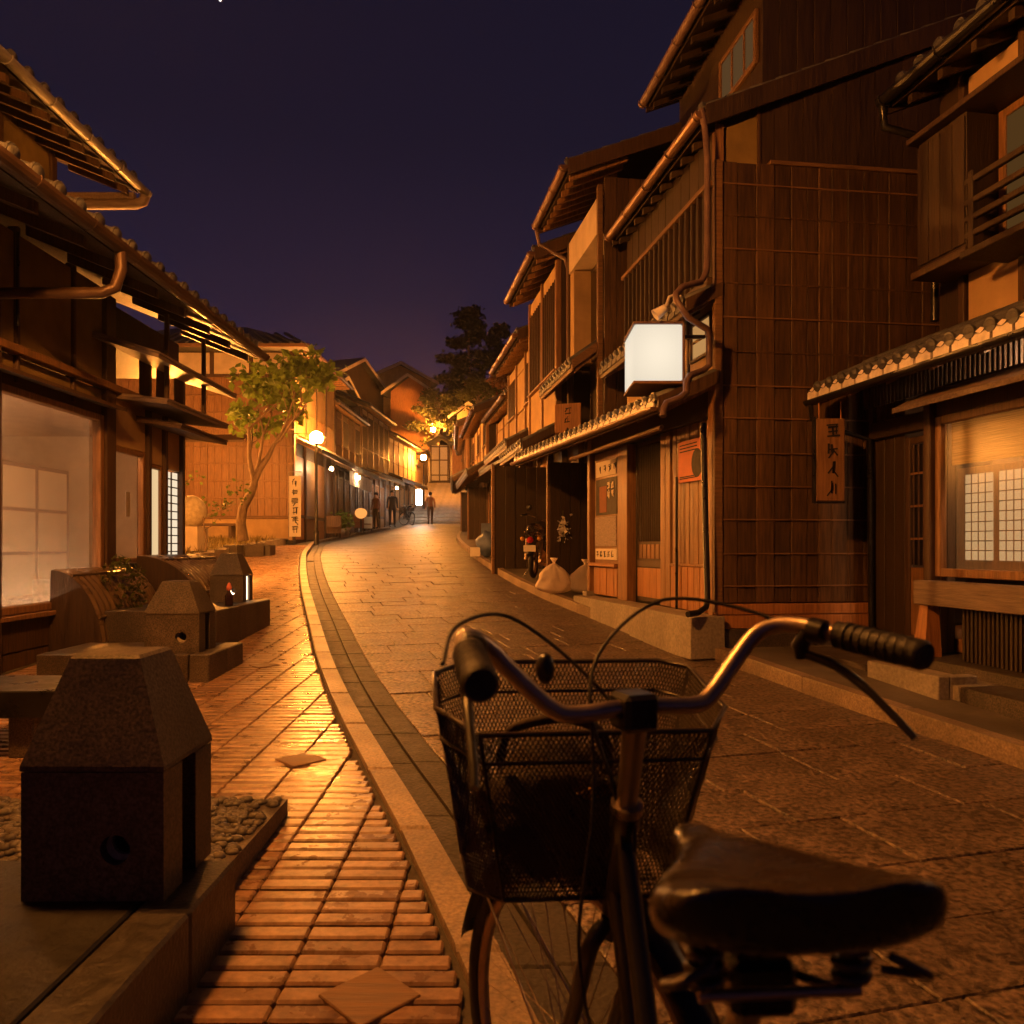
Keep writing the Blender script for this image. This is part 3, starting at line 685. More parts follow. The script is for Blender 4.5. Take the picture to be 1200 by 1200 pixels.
frame(f, H, 'window_frame', m_wood, -4.6, -1.93, -.055, .0, .93, 2.09, .06); f.box('window_glass', g_old, H, -4.5, -1.99, -.030, -.024, .99, 2.03)
f.box('corner_post', m_post, H, .004, .075, -.06, .035, .36, 2.24); f.box('window_head', m_post, H, -4.8, .0, -.09, -.01, 2.091, 2.31)
for s0, s1 in ((-1.82, -.92), (-.90, -.08), (-4.4, -3.2), (-3.18, -2.0)): f.box('reed_blind', m_straw, H, s0, s1, -.085, -.075, 1.73, 2.05)
sh = f.box('shoji_reflection', m_wood, H, -.95, .55, -.70, -.66, .95, 1.78)  # glowing grid stands in for a shoji reflected in the glass
for k, s in enumerate((-.86, -.52, -.16, .18)):
    pn = f.box('shoji_paper', e_shoji, sh, s, s+.28, -.657, -.652, 1.04, 1.72)
    for j in range(1, 4): f.box('muntin', m_wood, pn, s+.28*j/4-.004, s+.28*j/4+.004, -.651, -.645, 1.04, 1.72)
    for j in range(1, 9): f.box('muntin', m_wood, pn, s, s+.28, -.651, -.646, 1.04+.68*j/9-.004, 1.04+.68*j/9+.004)
f.box('sheer_veil', g_sheer, H, -4.5, -.07, -.125, -.121, .96, 2.06); f.box('display_panel', m_mag, H, -1.85, -.35, -.45, -.42, .95, 1.5); f.box('display_shelf', m_woodh, H, -1.8, -.06, -.42, -.09, .955, .975)
f.box('assumed_ceiling_lamp', e_room, H, -1.2, -.9, -.35, -.25, 2.46, 2.495); f.box('assumed_ceiling_lamp', e_room, H, -3.4, -3.1, -.35, -.25, 2.46, 2.495)  # assumed lamps, unseen, added to light the room behind the window
f.box('sill_beam', m_woodh, H, -4.8, .085, -.05, .11, .725, .90)
bars(f, H, m_boardd, -4.6, -.28, 118, -.03, .015, .355, .722, .02, joined=True); f.box('under_sill_wall', m_boardd, H, -4.8, .0, -.30, -.25, .351, .95)
b = MB(); b.hexa([f.p(-.05,-.02,.35), f.p(.09,-.02,.35), f.p(.09,.12,.35), f.p(-.05,.12,.35), f.p(-.02,-.02,.72), f.p(.06,-.02,.72), f.p(.06,.07,.72), f.p(-.02,.07,.72)]); b.build('sill_bracket', m_orange, H)
# canopy above the window, transom lattice
b = MB(); f.prism(b, [(-.03, 2.30), (.27, 2.16), (.27, 2.125), (-.03, 2.265)], -4.8, .1); b.build('window_canopy', m_woodh, H)
bars(f, H, m_boardd, -4.8, .95, 130, -.10, -.08, 2.31, 2.60, .018, joined=True)
# door and boards at the far end
for a, z in ((.10, 0), (.97, 0)): f.box('door_post', m_post, H, a, a+.06, -.26, -.19, .35, 2.5)
frame(f, H, 'door_frame', m_post, .17, .60, -.25, -.215, .38, 2.02, .055)
f.box('door_pane', g_dark, H, .226, .544, -.240, -.234, 1.0, 1.96); f.box('door_board', m_wood, H, .226, .544, -.243, -.226, .44, .98)
for k in range(5): f.box('door_bar', m_post, H, .27+k*.058, .282+k*.058, -.232, -.218, 1.0, 1.96)
for z in (1.2, 1.46, 1.72): f.box('door_bar', m_wood, H, .228, .542, -.233, -.219, z, z+.018)
boards(f, H, 'board', m_boardd, .61, .97, .12, -.25, -.22, .36, 2.45); f.box('lintel', m_boardd, H, .12, .98, -.26, -.17, 2.06, 2.2)
# awning
awning(f, H, -4.8, .95, -.26, .385, 2.45, 2.76, .165, mt=m_tilep)
f_gutter(f, H, -4.8, .98, .42, 2.37, m_black, .04, hooks=False)
MB().tube([f.p(.93, .42, 2.36), f.p(.94, .40, 2.22), f.p(.95, .10, 2.12), f.p(.96, -.15, 2.06), f.p(.96, -.17, .4)], .024, 8).build('drain_pipe', m_black, H)
# upper storey
for s0, s1 in ((-1.0, -.52), (-.50, -.02), (-2.2, -1.05)):
    f.box('plaster_panel', m_plaster, H, s0, s1, -.285, -.262, 2.80, 3.16); f.box('plaster_panel', m_plaster, H, s0, s1, -.285, -.262, 4.24, 4.58)
for s in (-2.25, -1.03, -.515, .02): f.box('post', m_post, H, s-.025, s+.03, -.285, -.235, 2.76, 4.62)
f.box('shutter_box', m_boardd, H, -.33, .14, -.26, .02, 3.20, 4.14)
for k in range(4): f.box('shutter_board', m_boardd, H, -.325+k*.117, -.325+k*.117+.11, .021, .034, 3.23, 4.11)
f.box('shutter_board', m_woodh, H, .142, .155, -.20, -.08, 3.25, 4.10); f.box('shutter_board', m_boardd, H, .142, .155, -.07, .015, 3.22, 4.12)
f.box('shutter_roof', m_post, H, -1.6, .18, -.26, .10, 4.145, 4.185); f.box('shutter_base', m_post, H, -.36, .18, -.26, .06, 3.14, 3.195)
f.box('window_pane', emat('dim amber window', (1, .46, .12), .075), H, -1.55, -.40, -.24, -.23, 3.30, 4.12)
frame(f, H, 'window_frame', m_wood, -1.6, -.345, -.262, -.215, 3.24, 4.14, .06)
for s in (-1.2, -.8): f.box('window_frame', m_wood, H, s, s+.035, -.229, -.205, 3.30, 4.08)
for z in (3.22, 3.33, 3.44, 3.58): f.box('railing_bar', m_boardd, H, -2.2, -.40, .06, .10, z, z+.04)
for s in (-.48, -1.1, -1.7): f.box('railing_post', m_boardd, H, s, s+.045, .055, .105, 3.14, 3.66)
f.box('balcony_floor', m_boardd, H, -2.2, -.38, -.26, .12, 3.09, 3.138)
roof(f, H, -4.8, .22, .05, 4.66, 1.75, .42, tp=.2, gm=m_black, raftm=m_boardd)
MB().tube([f.p(.42, .12, 4.6), f.p(.42, .10, 4.42), f.p(.38, -.10, 4.36), f.p(.34, -.28, 4.30), f.p(.33, -.27, 2.9)], .03, 8).build('drain_pipe', m_black, H)
t = thing('hanging_sign_board', 'tall hanging wooden board with brushed characters under the tiled awning', 'sign', (2.62, 6.33, 1.53))
piece('board', m_wood, t, (2.62, 6.33, 1.86), (.235, .035, .68)); piece('board_frame', m_black, t, (2.49, 6.335, 1.86), (.016, .05, .71)); piece('board_frame', m_black, t, (2.62, 6.335, 1.51), (.24, .05, .016))
for x in (2.53, 2.71): MB().tube([(x, 6.33, 2.2), (x, 6.33, 2.34)], .006, 6).build('hanger', m_orange, t)
brush(t, (2.64, 6.308, 2.10), (1,0,0), (0,0,-.155), 4, .13, m_ink, seed=5)
# stone steps in front of the shop
t = thing('stone_step', 'long grey stone step in front of the tiled awning shop', 'step', f.p(-1, .3, .25))
for k in range(6): f.box('step_stone', m_granlt if k % 3 == 1 else m_gran, t, -4.4+k*.9, -4.4+k*.9+.89, .17, .48, .02, .285)
t = thing('stone_curb_box', 'small stone edged earth bed at the corner of the shop step', 'planter', f.p(.0, .5, .2))
f.box('edge_stone', m_granlt, t, -.75, -.05, .50, .58, .05, .34); f.box('edge_stone', m_granlt, t, -.75, -.67, .30, .495, .05, .338)

# ---------------------------------------------------------------- board-walled house with the lit sign box
H = thing('board_walled_house', 'tall machiya with plain cedar board side wall, lattice upper storey and shopfront', 'house', (2.6, 8.0, .45))
fw = FD(1.75, 6.6, 1, .13, -1)                                       # the side wall, s to the right, facing the camera
fu = F(1.78, 6.66, -.17, 1); fg = F(1.75, 6.6, -.27, 1)
rk = lambda s: 4.80 + .436*(s+.05)
w = .135; sb = .06
while sb < 3.2:
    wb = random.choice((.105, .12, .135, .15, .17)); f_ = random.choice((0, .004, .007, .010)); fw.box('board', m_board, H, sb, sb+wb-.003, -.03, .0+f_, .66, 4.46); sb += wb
for i in range(21): raked(fw, H, 'board', m_boardd, .42+i*w, .42+(i+1)*w-.004, -.10, -.045+random.choice((0, .004)), 4.47, rk)
for k, v in enumerate((216, 253, 292, 332, 372, 412, 452, 490, 531, 570, 609, 649, 687)):
    z = zv(v, 6.62); fw.box('batten', m_batten if k % 2 == 0 or k > 6 else m_board, H, .05, 3.2 if v < 400 else 1.6, .008, .020 if k % 2 == 0 or k > 6 else .014, z-.007, z+.007)
fw.box('top_rail', m_batten, H, .48, 3.2, -.04, .03, 4.455, 4.49); fw.box('corner_board', m_batten, H, -.02, .055, -.03, .03, .58, 4.46)
fw.box('base_board', m_orange, H, -.01, 1.75, -.03, .035, .56, .652); fw.box('base_board', m_orange, H, -.01, 1.75, -.03, .028, .44, .556); fw.box('stone_plinth', m_gran, H, -.05, 1.75, -.2, .06, .2, .437)
raked(fw, H, 'plaster_panel', m_plasterd, .12, .40, -.09, -.05, 4.47, lambda s: rk(s)-.02)
raked(fw, H, 'corner_board', m_post, .395, .42, -.09, -.03, 4.47, rk)
# main body
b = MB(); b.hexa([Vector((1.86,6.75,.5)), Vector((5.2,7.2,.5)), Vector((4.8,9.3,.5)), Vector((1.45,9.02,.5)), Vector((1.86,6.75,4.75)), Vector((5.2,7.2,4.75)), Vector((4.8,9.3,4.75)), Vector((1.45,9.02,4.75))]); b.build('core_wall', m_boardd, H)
# upper storey front
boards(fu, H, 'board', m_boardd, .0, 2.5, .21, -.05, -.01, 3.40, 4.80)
for i in range(17): fu.box('lattice_bar', m_boardd, H, .14+i*.14, .14+i*.14+.035, .02, .06, 3.50, 4.30)
fu.box('lattice_rail', m_batten, H, .05, 2.5, .005, .07, 4.30, 4.345); fu.box('lattice_sill', m_post, H, .05, 2.5, .005, .075, 3.42, 3.50)
fu.box('corner_post', m_wood, H, -.03, .04, -.05, .03, 2.6, 4.8)
for s0, s1 in ((.05, .62), (.66, 1.25), (1.29, 1.9), (1.94, 2.5)): fu.box('plaster_panel', m_plaster, H, s0, s1, -.05, -.008, 2.62, 3.38)
for s in (.64, 1.27, 1.92): fu.box('post', m_post, H, s-.018, s+.018, -.05, .012, 2.62, 3.38)
frame(fu, H, 'window_frame', m_post, .08, .55, -.004, .03, 2.85, 3.22, .03); fu.box('window_pane', emat('amber upper window', (1, .5, .16), .5), H, .111, .519, .0, .006, 2.881, 3.189)
fu.box('window_bar', m_post, H, .12, .51, .008, .02, 3.02, 3.045)
awning(fu, H, -.06, 2.5, -.01, .30, 3.24, 3.40, .17, th=.03)
roof(fu, H, .0, 2.42, .13, 4.86, 3.05, .43, tp=.2, overs=.10, rs=.25, raftm=m_boardd)
b = MB(); pr = [fw.p(s, -.05, 4.6) for s in (.0, 3.4)]
# third storey set back above the roof
f3 = F(2.36, 7.25, -.15, 1)
f3.box('upper_block', m_boardd, H, .02, 2.2, -2.6, -.02, 4.9, 6.9); fs3 = FD(2.36, 7.24, 1, .15, -1)
boards(fs3, H, 'board', m_boardd, .0, 2.6, .17, -.03, .0, 4.9, 7.4)
frame(f3, H, 'window_frame', m_batten, .10, .95, -.02, .02, 5.78, 6.30, .05); f3.box('window_pane', emat('faint amber window', (1, .50, .18), .09), H, .151, .899, -.005, .002, 5.831, 6.249)
for s in (.34, .62): f3.box('window_bar', m_batten, H, s, s+.03, .003, .018, 5.84, 6.24)
roof(f3, H, .0, 2.1, .36, 6.60, 1.7, .42, tp=.2, overs=.12, gm=m_pipe, raftm=m_boardd)
# drain pipe with its elbows
MB().tube([P(822,128,6.52), P(826,150,6.52), P(829,185,6.50), P(829,300,6.50), P(828,318,6.48), P(822,330,6.42), P(800,336,6.3), P(792,345,6.25), P(793,352,6.2), P(806,372,6.2), P(829,386,6.3), P(831,396,6.35), P(831,428,6.35), P(824,434,6.3), P(808,440,6.2), P(804,448,6.15), P(804,460,6.12), P(797,466,6.1), P(781,472,6.05), P(777,480,6.02), P(777,488,6.0)], .027, 9).build('drain_pipe', m_pipe, H)
MB().tube([P(824,496,6.47), P(824,505,6.47), P(829,704,6.47), P(827,712,6.45), P(818,718,6.38), P(806,720,6.3)], .026, 10).build('drain_pipe', m_black, H)
# ground floor shopfront (fg)
awning(fg, H, -.04, 4.45, .0, .55, 2.38, 2.64, .16, mt=m_tilep)
f_gutter(fg, H, -.05, 4.5, .60, 2.31, m_copper, .035, hooks=False)
zb = .56
fg.box('corner_post', m_wood, H, .02, .10, -.06, .02, .5, 2.6)
fg.box('lintel', m_post, H, .101, 3.0, -.06, .0, 2.28, 2.55)
boards(fg, H, 'board', m_wood, .16, .84, .085, -.05, -.02, zb+.42, 2.27); boards(fg, H, 'picket', m_orange, .16, .84, .115, -.05, .0, zb, zb+.40); fg.box('rail', m_wood, H, .15, .85, -.05, .012, zb+.401, zb+.425)
boards(fg, H, 'board', m_wood, .88, 1.10, .11, -.05, -.015, zb, 2.27)
MB().tube([fg.p(.66, .03, zb), fg.p(.66, .03, 1.80)], .013, 8).build('pole', m_black, H)
d = fg.box('door', m_post, H, 1.12, 1.84, -.14, -.10, zb, 2.27)
fg.box('door_pane', g_dark, d, 1.19, 1.77, -.099, -.094, 1.22, 2.2)
for k in range(13): fg.box('door_bar', m_boardd, d, 1.20+k*.044, 1.214+k*.044, -.093, -.075, 1.20, 2.22)
for k in range(4): fg.box('door_board', m_orange, d, 1.17+k*.16, 1.17+k*.16+.155, -.099, -.085, zb+.05, zb+.36)
for k in range(6): fg.box('door_picket', m_wood, d, 1.18+k*.1, 1.26+k*.1, -.099, -.088, 1.02, 1.17)
fg.box('door_rail', m_post, d, 1.14, 1.82, -.099, -.078, .93, 1.0)
fg.box('post', m_wood, H, 1.86, 2.12, -.10, .01, zb-.05, 2.27)
wn = fg.box('shop_window', m_wood, H, 2.14, 2.92, -.06, -.03, zb, 2.27)
fg.box('notice_plaque', m_paper, wn, 2.24, 2.86, -.029, -.02, 1.98, 2.16); brush(wn, fg.p(2.72, -.016, 2.07), -fg.a, -fg.a*.155, 4, .09, m_ink, seed=11)
fg.box('menu_panel', m_ink, wn, 2.22, 2.86, -.029, -.022, 1.52, 1.95); brush(wn, fg.p(2.45, -.016, 1.86), -fg.a, (0,0,-.1), 2, .09, m_paper, seed=12); brush(wn, fg.p(2.33, -.016, 1.86), -fg.a, (0,0,-.1), 2, .09, m_paper, seed=13)
fg.box('menu_picture', m_shirt, wn, 2.52, 2.74, -.0215, -.018, 1.55, 1.86)
fg.box('patterned_cloth', m_mosaic, wn, 2.24, 2.90, -.029, -.021, 1.15, 1.50)
fg.box('price_sign', m_paper, wn, 2.20, 2.86, -.029, -.012, .99, 1.12); brush(wn, fg.p(2.78, -.010, 1.055), -fg.a, -fg.a*.115, 5, .085, m_ink, seed=14)
fg.box('window_sill', m_orange, wn, 2.12, 2.94, -.03, .05, .91, .95)
boards(fg, wn, 'panel_slat', m_orange, 2.16, 2.90, .10, -.03, -.005, zb+.01, .90)
fg.box('post', m_wood, H, 2.95, 3.03, -.08, .03, zb-.1, 2.5); fg.box('post_stone', m_granlt, H, 2.93, 3.06, -.06, .08, .45, .60)
fg.box('inner_wall', m_post, H, 3.04, 4.42, -.62, -.55, .45, 2.5)
MB().tube([fg.p(.30, .36, 2.20), fg.p(2.7, .36, 2.18)], .022, 9).build('bamboo_pole', m_batten, H)
ws = FD(*fg.p(4.42, .06, 0).xy, -fg.n.x, -fg.n.y, -1)                  # wing wall facing the camera
boards(ws, H, 'wing_board', m_boardd, .0, .60, .15, -.04, .0, .5, 2.34); ws.box('wing_post', m_batten, H, -.045, -.002, -.05, .01, .48, 2.36)
t = thing('stone_step', 'pale worn stone step below the shopfront under the lit sign box', 'step', fg.p(.8, .2, .4))
fg.box('step_stone', m_granlt, t, -.12, 1.14, -.02, .30, .2, .555); fg.box('step_stone', m_granlt, t, 1.145, 2.3, -.02, .27, .2, .553); fg.box('step_stone', m_granlt, t, 2.305, 3.0, -.02, .22, .25, .545)
t = thing('poster', 'red paper poster with a dark round picture beside the drain pipe', 'poster', fg.p(.45, .01, 1.72))
fg.box('sheet', m_poster, t, .20, .66, .004, .012, 1.74, 2.12)
b = MB(); c = fg.p(.30, .0125, 1.90); n_ = 20; b.prism([c + fg.a*.10*math.cos(2*math.pi*i/n_)+Vector((0,0,.13*math.sin(2*math.pi*i/n_))) for i in range(n_)], fg.n*.003); b.build('picture', m_ink, t)
for z in (2.08, 2.05, 2.02, 1.785, 1.77): fg.box('print_line', m_ink, t, .30, .63, .0125, .014, z, z+.010)
t = thing('lit_sign_box', 'glowing white box sign hung above the shopfront awning', 'sign', (1.22, 6.68, 2.5))
b = MB(); b.cbox(1.02, 1.42, 6.40, 6.95, 2.53, 3.0, .012); b.build('lit_panel', e_sign, t)
piece('frame', m_batten, t, (1.22, 6.675, 2.515), (.42, .57, .026)); piece('frame', m_pipe, t, (1.22, 6.675, 3.012), (.42, .57, .022)); piece('frame', m_pipe, t, (1.432, 6.675, 2.77), (.02, .56, .48)); piece('bracket', m_black, t, (1.56, 6.72, 2.98), (.26, .04, .03))
t = thing('spotlight', 'small white spotlight clamped above the glowing box sign', 'spotlight', P(772, 372, 6.35))
Mx = Matrix.Rotation(R(-125), 4, 'Y'); MB().lathe([(0, -.02), (.03, -.02), (.035, .0), (.05, .09), (.047, .09), (.03, .01)], 14, P(778, 362, 6.35), Mx).build('hood', m_white, t)
MB().tube([P(780, 360, 6.35), P(784, 348, 6.4), P(796, 344, 6.45)], .012, 7).build('arm', m_white, t)

# ---------------------------------------------------------------- narrow tall house beyond
f2 = F(1.07, 9.35, -.167, 1)
H = thing('narrow_tall_house', 'narrow tall house with grey plaster lintel and deep dark window bay', 'house', f2.p(.8, -1, .5))
f2.box('core_wall', m_boardd, H, .05, 1.55, -3.4, -.30, .5, 5.6)
s2 = FD(1.07, 9.35, 1, .167, -1); boards(s2, H, 'board', m_board, .06, 2.2, .15, -.05, .0, 2.7, 5.66)
s2.box('corner_post', m_batten, H, -.03, .035, -.05, .02, 2.6, 5.55)
f2.box('lintel_panel', m_plasterw, H, .06, 1.52, -.29, .02, 4.98, 5.42); f2.box('bay_side', m_plaster, H, 1.30, 1.54, -.29, .0, 3.7, 4.97); f2.box('bay_window', m_boardd, H, .06, 1.29, -.29, -.24, 3.7, 4.97)
f2.box('bay_pane', g_dark, H, .12, 1.24, -.235, -.229, 3.76, 4.9); f2.box('bay_mullion', m_post, H, .66, .70, -.228, -.20, 3.72, 4.95)
f2.box('corner_post', m_post, H, 1.50, 1.58, -.05, .03, 2.6, 5.5)
awning(f2, H, .05, 1.95, -.01, .32, 3.40, 3.66, .18, mw=m_batten)
roof(f2, H, .0, 1.5, .40, 5.72, 2.3, .40, tp=.2, overs=.12, gm=m_copper, rs=.2)
MB().tube([f2.p(1.62, .46, 5.62), f2.p(1.63, .42, 5.42), f2.p(1.63, .05, 5.25), f2.p(1.63, .0, 5.1), f2.p(1.63, .0, 3.6)], .028, 8).build('drain_pipe', m_pipe, H)
t = thing('shop_name_board', 'weathered wooden name board standing on the tiled awning below the narrow house', 'sign', P(662, 508, 10.2))
fb_ = FD(*P(650, 500, 10.4).xy, .95, -.31, -1)
fb_.box('board', m_orange, t, .0, .36, -.03, .0, zv(506, 10.3), zv(472, 10.3)); brush(t, fb_.p(.18, .004, zv(481, 10.3)), fb_.a, (0,0,-.13), 3, .11, m_ink, seed=21)

# ---------------------------------------------------------------- generic street house
def row_house(label, fr, L, zg, zl, ze, D=1.8, rec=.5, upper='lattice', eo=.32, lo=.5, wing=True, lit=0, sill=True, plaster=None, name='street_house', far=False, tp=.22):
    H = thing(name, label, 'house', fr.p(L/2, -1, zg)); pl = plaster or m_plaster
    fr.box('upper_wall', m_boardd, H, .0, L, -2*D, -.05, zl+.12, ze-.05); fr.box('lower_wall', m_post, H, .0, L, -2*D, -rec-.05, zg-.4, zl+.10)
    nb = max(2, int(L/.9)); bw = L/nb
    for i in range(nb+1):
        s = min(max(i*bw, .045), L-.045); fr.box('post', m_wood, H, s-.04, s+.04, -.05, .03, zl+.13, ze-.1); fr.box('post', m_post, H, s-.04, s+.04, -rec-.04, -rec+.05, zg-.1, zl+.1)
    for i in range(nb):
        a, b = i*bw+.06, (i+1)*bw-.06; zm = zl+.3+(ze-zl-.3)*.32
        fr.box('plaster_panel', pl, H, a, b, -.049, .0, zl+.16, zm-.03)
        if upper == 'lattice' or (upper == 'mix' and i % 2 == 0):
            wd = fr.box('window', emat('far lit window', (1, .55, .2), lit) if lit and i == 0 else m_boardd, H, a, b, -.045, -.01, zm, ze-.35); bars(fr, wd, m_post, a, b, 7, .0, .03, zm, ze-.35, .025, joined=far)
            if sill: fr.box('window_sill', m_wood, wd, a-.04, b+.04, -.01, .06, zm-.028, zm-.001)
        else: fr.box('plaster_panel', pl, H, a, b, -.049, .0, zm, ze-.35)
        fr.box('top_panel', pl, H, a, b, -.049, .0, ze-.33, ze-.12)
        dr = fr.box('door', m_wood if i % 2 else m_post, H, a, b, -rec-.045, -rec-.01, zg+.05, zl-.2); bars(fr, dr, m_wood, a+.03, b-.03, 8, -rec-.009, -rec+.012, zg+.75, zl-.25, .02, joined=True)
        fr.box('door_board', m_orange if i % 2 else m_wood, dr, a+.04, b-.04, -rec-.009, -rec+.006, zg+.1, zg+.62)
    awning(fr, H, .02, L-.02, .0, lo, zl, zl+.28, tp*.85)
    roof(fr, H, .08, L-.08, eo, ze, D, .42, tp=tp, overs=.10)
    if wing:
        q = FD(*fr.p(L-.06, .12, 0).xy, -fr.n.x, -fr.n.y, -fr.side); wl = rec+.15
        boards(q, H, 'wing_board', m_boardd, .0, wl, .17, -.04, .0, zg-.1, zl-.04); q.box('wing_post', m_batten, H, -.05, -.002, -.05, .012, zg-.1, zl-.02)
    return H
row_house('two storey house above the parked motorcycle with small drying hooks', F(.66, 11.0, -.167, 1), 2.15, .56, 2.62, 5.36, rec=.35, eo=.32, wing=False)
H = thing('wing_wall', 'tall dark board wing wall standing behind the parked motorcycle', 'wall', (.1, 13.85, .7))
q = FD(-.31, 13.8, 1, .17, -1); boards(q, H, 'board', m_boardd, .0, .95, .19, -.05, .0, .6, 2.58); q.box('edge_post', m_batten, H, -.055, -.002, -.06, .012, .6, 2.62)
row_house('house with amber plaster window band beyond the wing wall', F(.42, 13.3, -.167, 1), 2.95, .72, 2.95, 4.84, rec=.45, upper='mix', eo=.30)
row_house('low house with curved downpipe past the amber plaster house', F(.18, 16.45, -.167, 1), 3.4, .92, 3.05, 4.40, rec=.45, upper='plaster', eo=.30, lo=.45)
row_house('far right row house beside the street bend', F(-.65, 20.1, -.13, 1), 4.9, 1.12, 3.1, 4.75, upper='mix', far=True, tp=.3)
row_house('farthest right row house before the steps', F(-1.45, 25.3, -.08, 1), 6.2, 1.4, 3.4, 5.2, upper='plaster', far=True, tp=.35)
row_house('last right hand house at the foot of the steps', F(-2.05, 31.8, -.05, 1), 7.5, 1.85, 3.9, 5.9, upper='mix', far=True, tp=.35)

# ---------------------------------------------------------------- left foreground shop
f = F(-3.8, 0, 0, -1)
H = thing('corner_shop', 'ochre plaster shop with large glowing display window and long metal gutters', 'shop', (-4.6, 4.5, .1))
for k in range(3): f.box('base_plank', m_board, H, -1, 7.2, -.06, .0+.006*k, -.15+k*.245, .09+k*.245)
f.box('window_sill', m_wood, H, 3.1, 7.2, -.06, .07, .585, .625)
frame(f, H, 'window_frame', m_wood, 3.15, 7.10, -.05, .03, .63, 2.36, .06); f.box('window_glass', g_win, H, 3.21, 7.04, -.015, -.009, .69, 2.30)
f.box('window_head', m_post, H, 2.6, 7.12, -.07, -.004, 2.361, 2.479)
b = MB(); f.prism(b, [(-.05, 2.50), (.22, 2.43), (.22, 2.40), (-.05, 2.46)], 2.5, 7.15); b.build('window_hood', m_post, H)
for s0, s1 in ((-1, 2.0), (2.06, 4.0), (4.06, 5.86), (5.92, 6.62), (6.68, 7.12)):
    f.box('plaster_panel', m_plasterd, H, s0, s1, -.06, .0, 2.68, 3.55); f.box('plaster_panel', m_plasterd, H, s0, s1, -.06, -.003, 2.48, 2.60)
    f.box('post', m_post, H, s0-.05, s0-.01, -.06, .02, 2.4, 3.6)
f.box('beam', m_wood, H, -1, 8.9, -.02, .075, 2.61, 2.675)
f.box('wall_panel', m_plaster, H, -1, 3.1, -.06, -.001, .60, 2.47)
f.box('corner_post', m_post, H, 7.13, 7.30, -.10, .04, .2, 3.5)
MB().tube([(-3.7, 5.75, 3.5), (-3.7, 5.75, 2.8)], .014, 6).build('hanging_rod', m_black, H)
# interior
f.box('room_floor', m_wood, H, 2.6, 9.55, -2.6, -.07, .35, .52); f.box('room_back_wall', m_cream, H, 2.6, 9.6, -2.70, -2.62, .3, 2.6); f.box('room_end_wall', m_cream, H, 9.62, 9.68, -2.6, -.9, .3, 2.6); f.box('room_end_wall', m_cream, H, 2.5, 2.58, -2.6, -.07, .3, 2.6); f.box('room_ceiling', m_cream, H, 2.6, 9.6, -2.6, -.07, 2.52, 2.60)
sd = f.box('shoji_door', m_batten, H, 8.2, 9.5, -1.72, -1.68, .55, 2.08)
for k in range(2):
    for j in range(3): f.box('shoji_paper', m_shoji, sd, 8.26+k*.62, 8.82+k*.62, -1.679, -1.674, .60+j*.49, 1.05+j*.49)
f.box('counter', m_woodh, H, 6.6, 7.9, -1.9, -1.45, .52, 1.18); f.box('noren_panel', m_mag, H, 6.4, 8.0, -2.0, -1.97, 1.3, 2.1)
for k in range(6): f.box('boxed_goods', m_paper, H, 6.7+k*.18, 6.83+k*.18, -1.75, -1.6, 1.182, 1.26+.02*(k % 3))
f.box('low_table', m_woodh, H, 8.0, 8.9, -1.2, -.7, .52, .80)
for s in (5.2, 7.6): f.box('assumed_ceiling_lamp', e_room, H, s, s+.2, -.38, -.30, 2.47, 2.515)  # assumed lamps, kept out of sight above the window, lighting the room
for s in (3.6, 5.3): f.box('added_uplight', e_strip, H, s, s+1.6, -.42, -.34, .525, .555)  # hidden strips added below the sill to light the window evenly
f.box('sheer_veil', g_sheer, H, 3.22, 7.03, -.075, -.071, .69, 2.34)  # translucent sheet added for the milky haze across the pane
# stepped bays past the corner post
f.box('plaster_panel', m_plaster, H, 7.33, 7.98, -.06, -.01, 2.12, 2.59); f.box('plaster_panel', m_plaster, H, 8.05, 8.36, -.06, -.01, 2.02, 2.59); f.box('plaster_panel', m_plaster, H, 8.43, 8.80, -.06, -.01, 2.0, 2.59)
for s in (7.98, 8.36, 8.80): f.box('post', m_post, H, s+.003, s+.066, -.08, .03, .3, 3.1)
f.box('bay_base', m_boardd, H, 7.31, 8.86, -.07, .02, .2, .98); frame(f, H, 'bay_frame', m_wood, 7.31, 7.97, -.06, .0, .985, 2.115, .05); f.box('bay_glass', g_win, H, 7.36, 7.92, -.03, -.024, 1.03, 2.06)
frame(f, H, 'bay_frame', m_wood, 8.05, 8.355, -.06, .0, .985, 2.015, .04); f.box('lit_pane', e_shoji, H, 8.09, 8.315, -.04, -.03, 1.02, 1.97)
lp = f.box('lit_shoji', e_shojiw, H, 8.44, 8.79, -.04, -.03, 1.0, 1.98)
for j in range(11): f.box('muntin', m_post, lp, 8.44, 8.79, -.029, -.012, 1.0+.09*j-.006, 1.0+.09*j+.006)
f.box('muntin', m_post, lp, 8.605, 8.617, -.029, -.013, 1.0, 1.98)
f.box('notice', m_white, H, 7.75, 7.83, -.10, -.095, 1.45, 1.7)
# small pent canopies past the corner
def shelf(s0, s1, o0, o1, z0, z1, mt, nm='pent_canopy', th=.035):
    b = MB(); f.prism(b, [(o0, z1), (o1, z0), (o1, z0-th), (o0, z1-th)], s0, s1); b.build(nm, mt, H)
    n = max(2, int((s1-s0)/.16))
    for i in range(n): b = MB(); a = s0+(s1-s0)*i/n; f.prism(b, [(o0, z1+.022), (o1+.01, z0+.022), (o1+.01, z0+.002), (o0, z1+.002)], a+.004, a+(s1-s0)/n-.004); b.build('canopy_board', mt, H)
shelf(6.95, 8.92, .0, .60, 2.89, 3.08, m_woodh); shelf(7.35, 8.92, .0, .50, 2.545, 2.60, m_woodh); shelf(7.7, 8.95, .03, .48, 2.36, 2.44, m_post)
for s in (7.5, 8.4): f.box('canopy_post', m_post, H, s, s+.04, .40, .44, 2.58, 3.42)
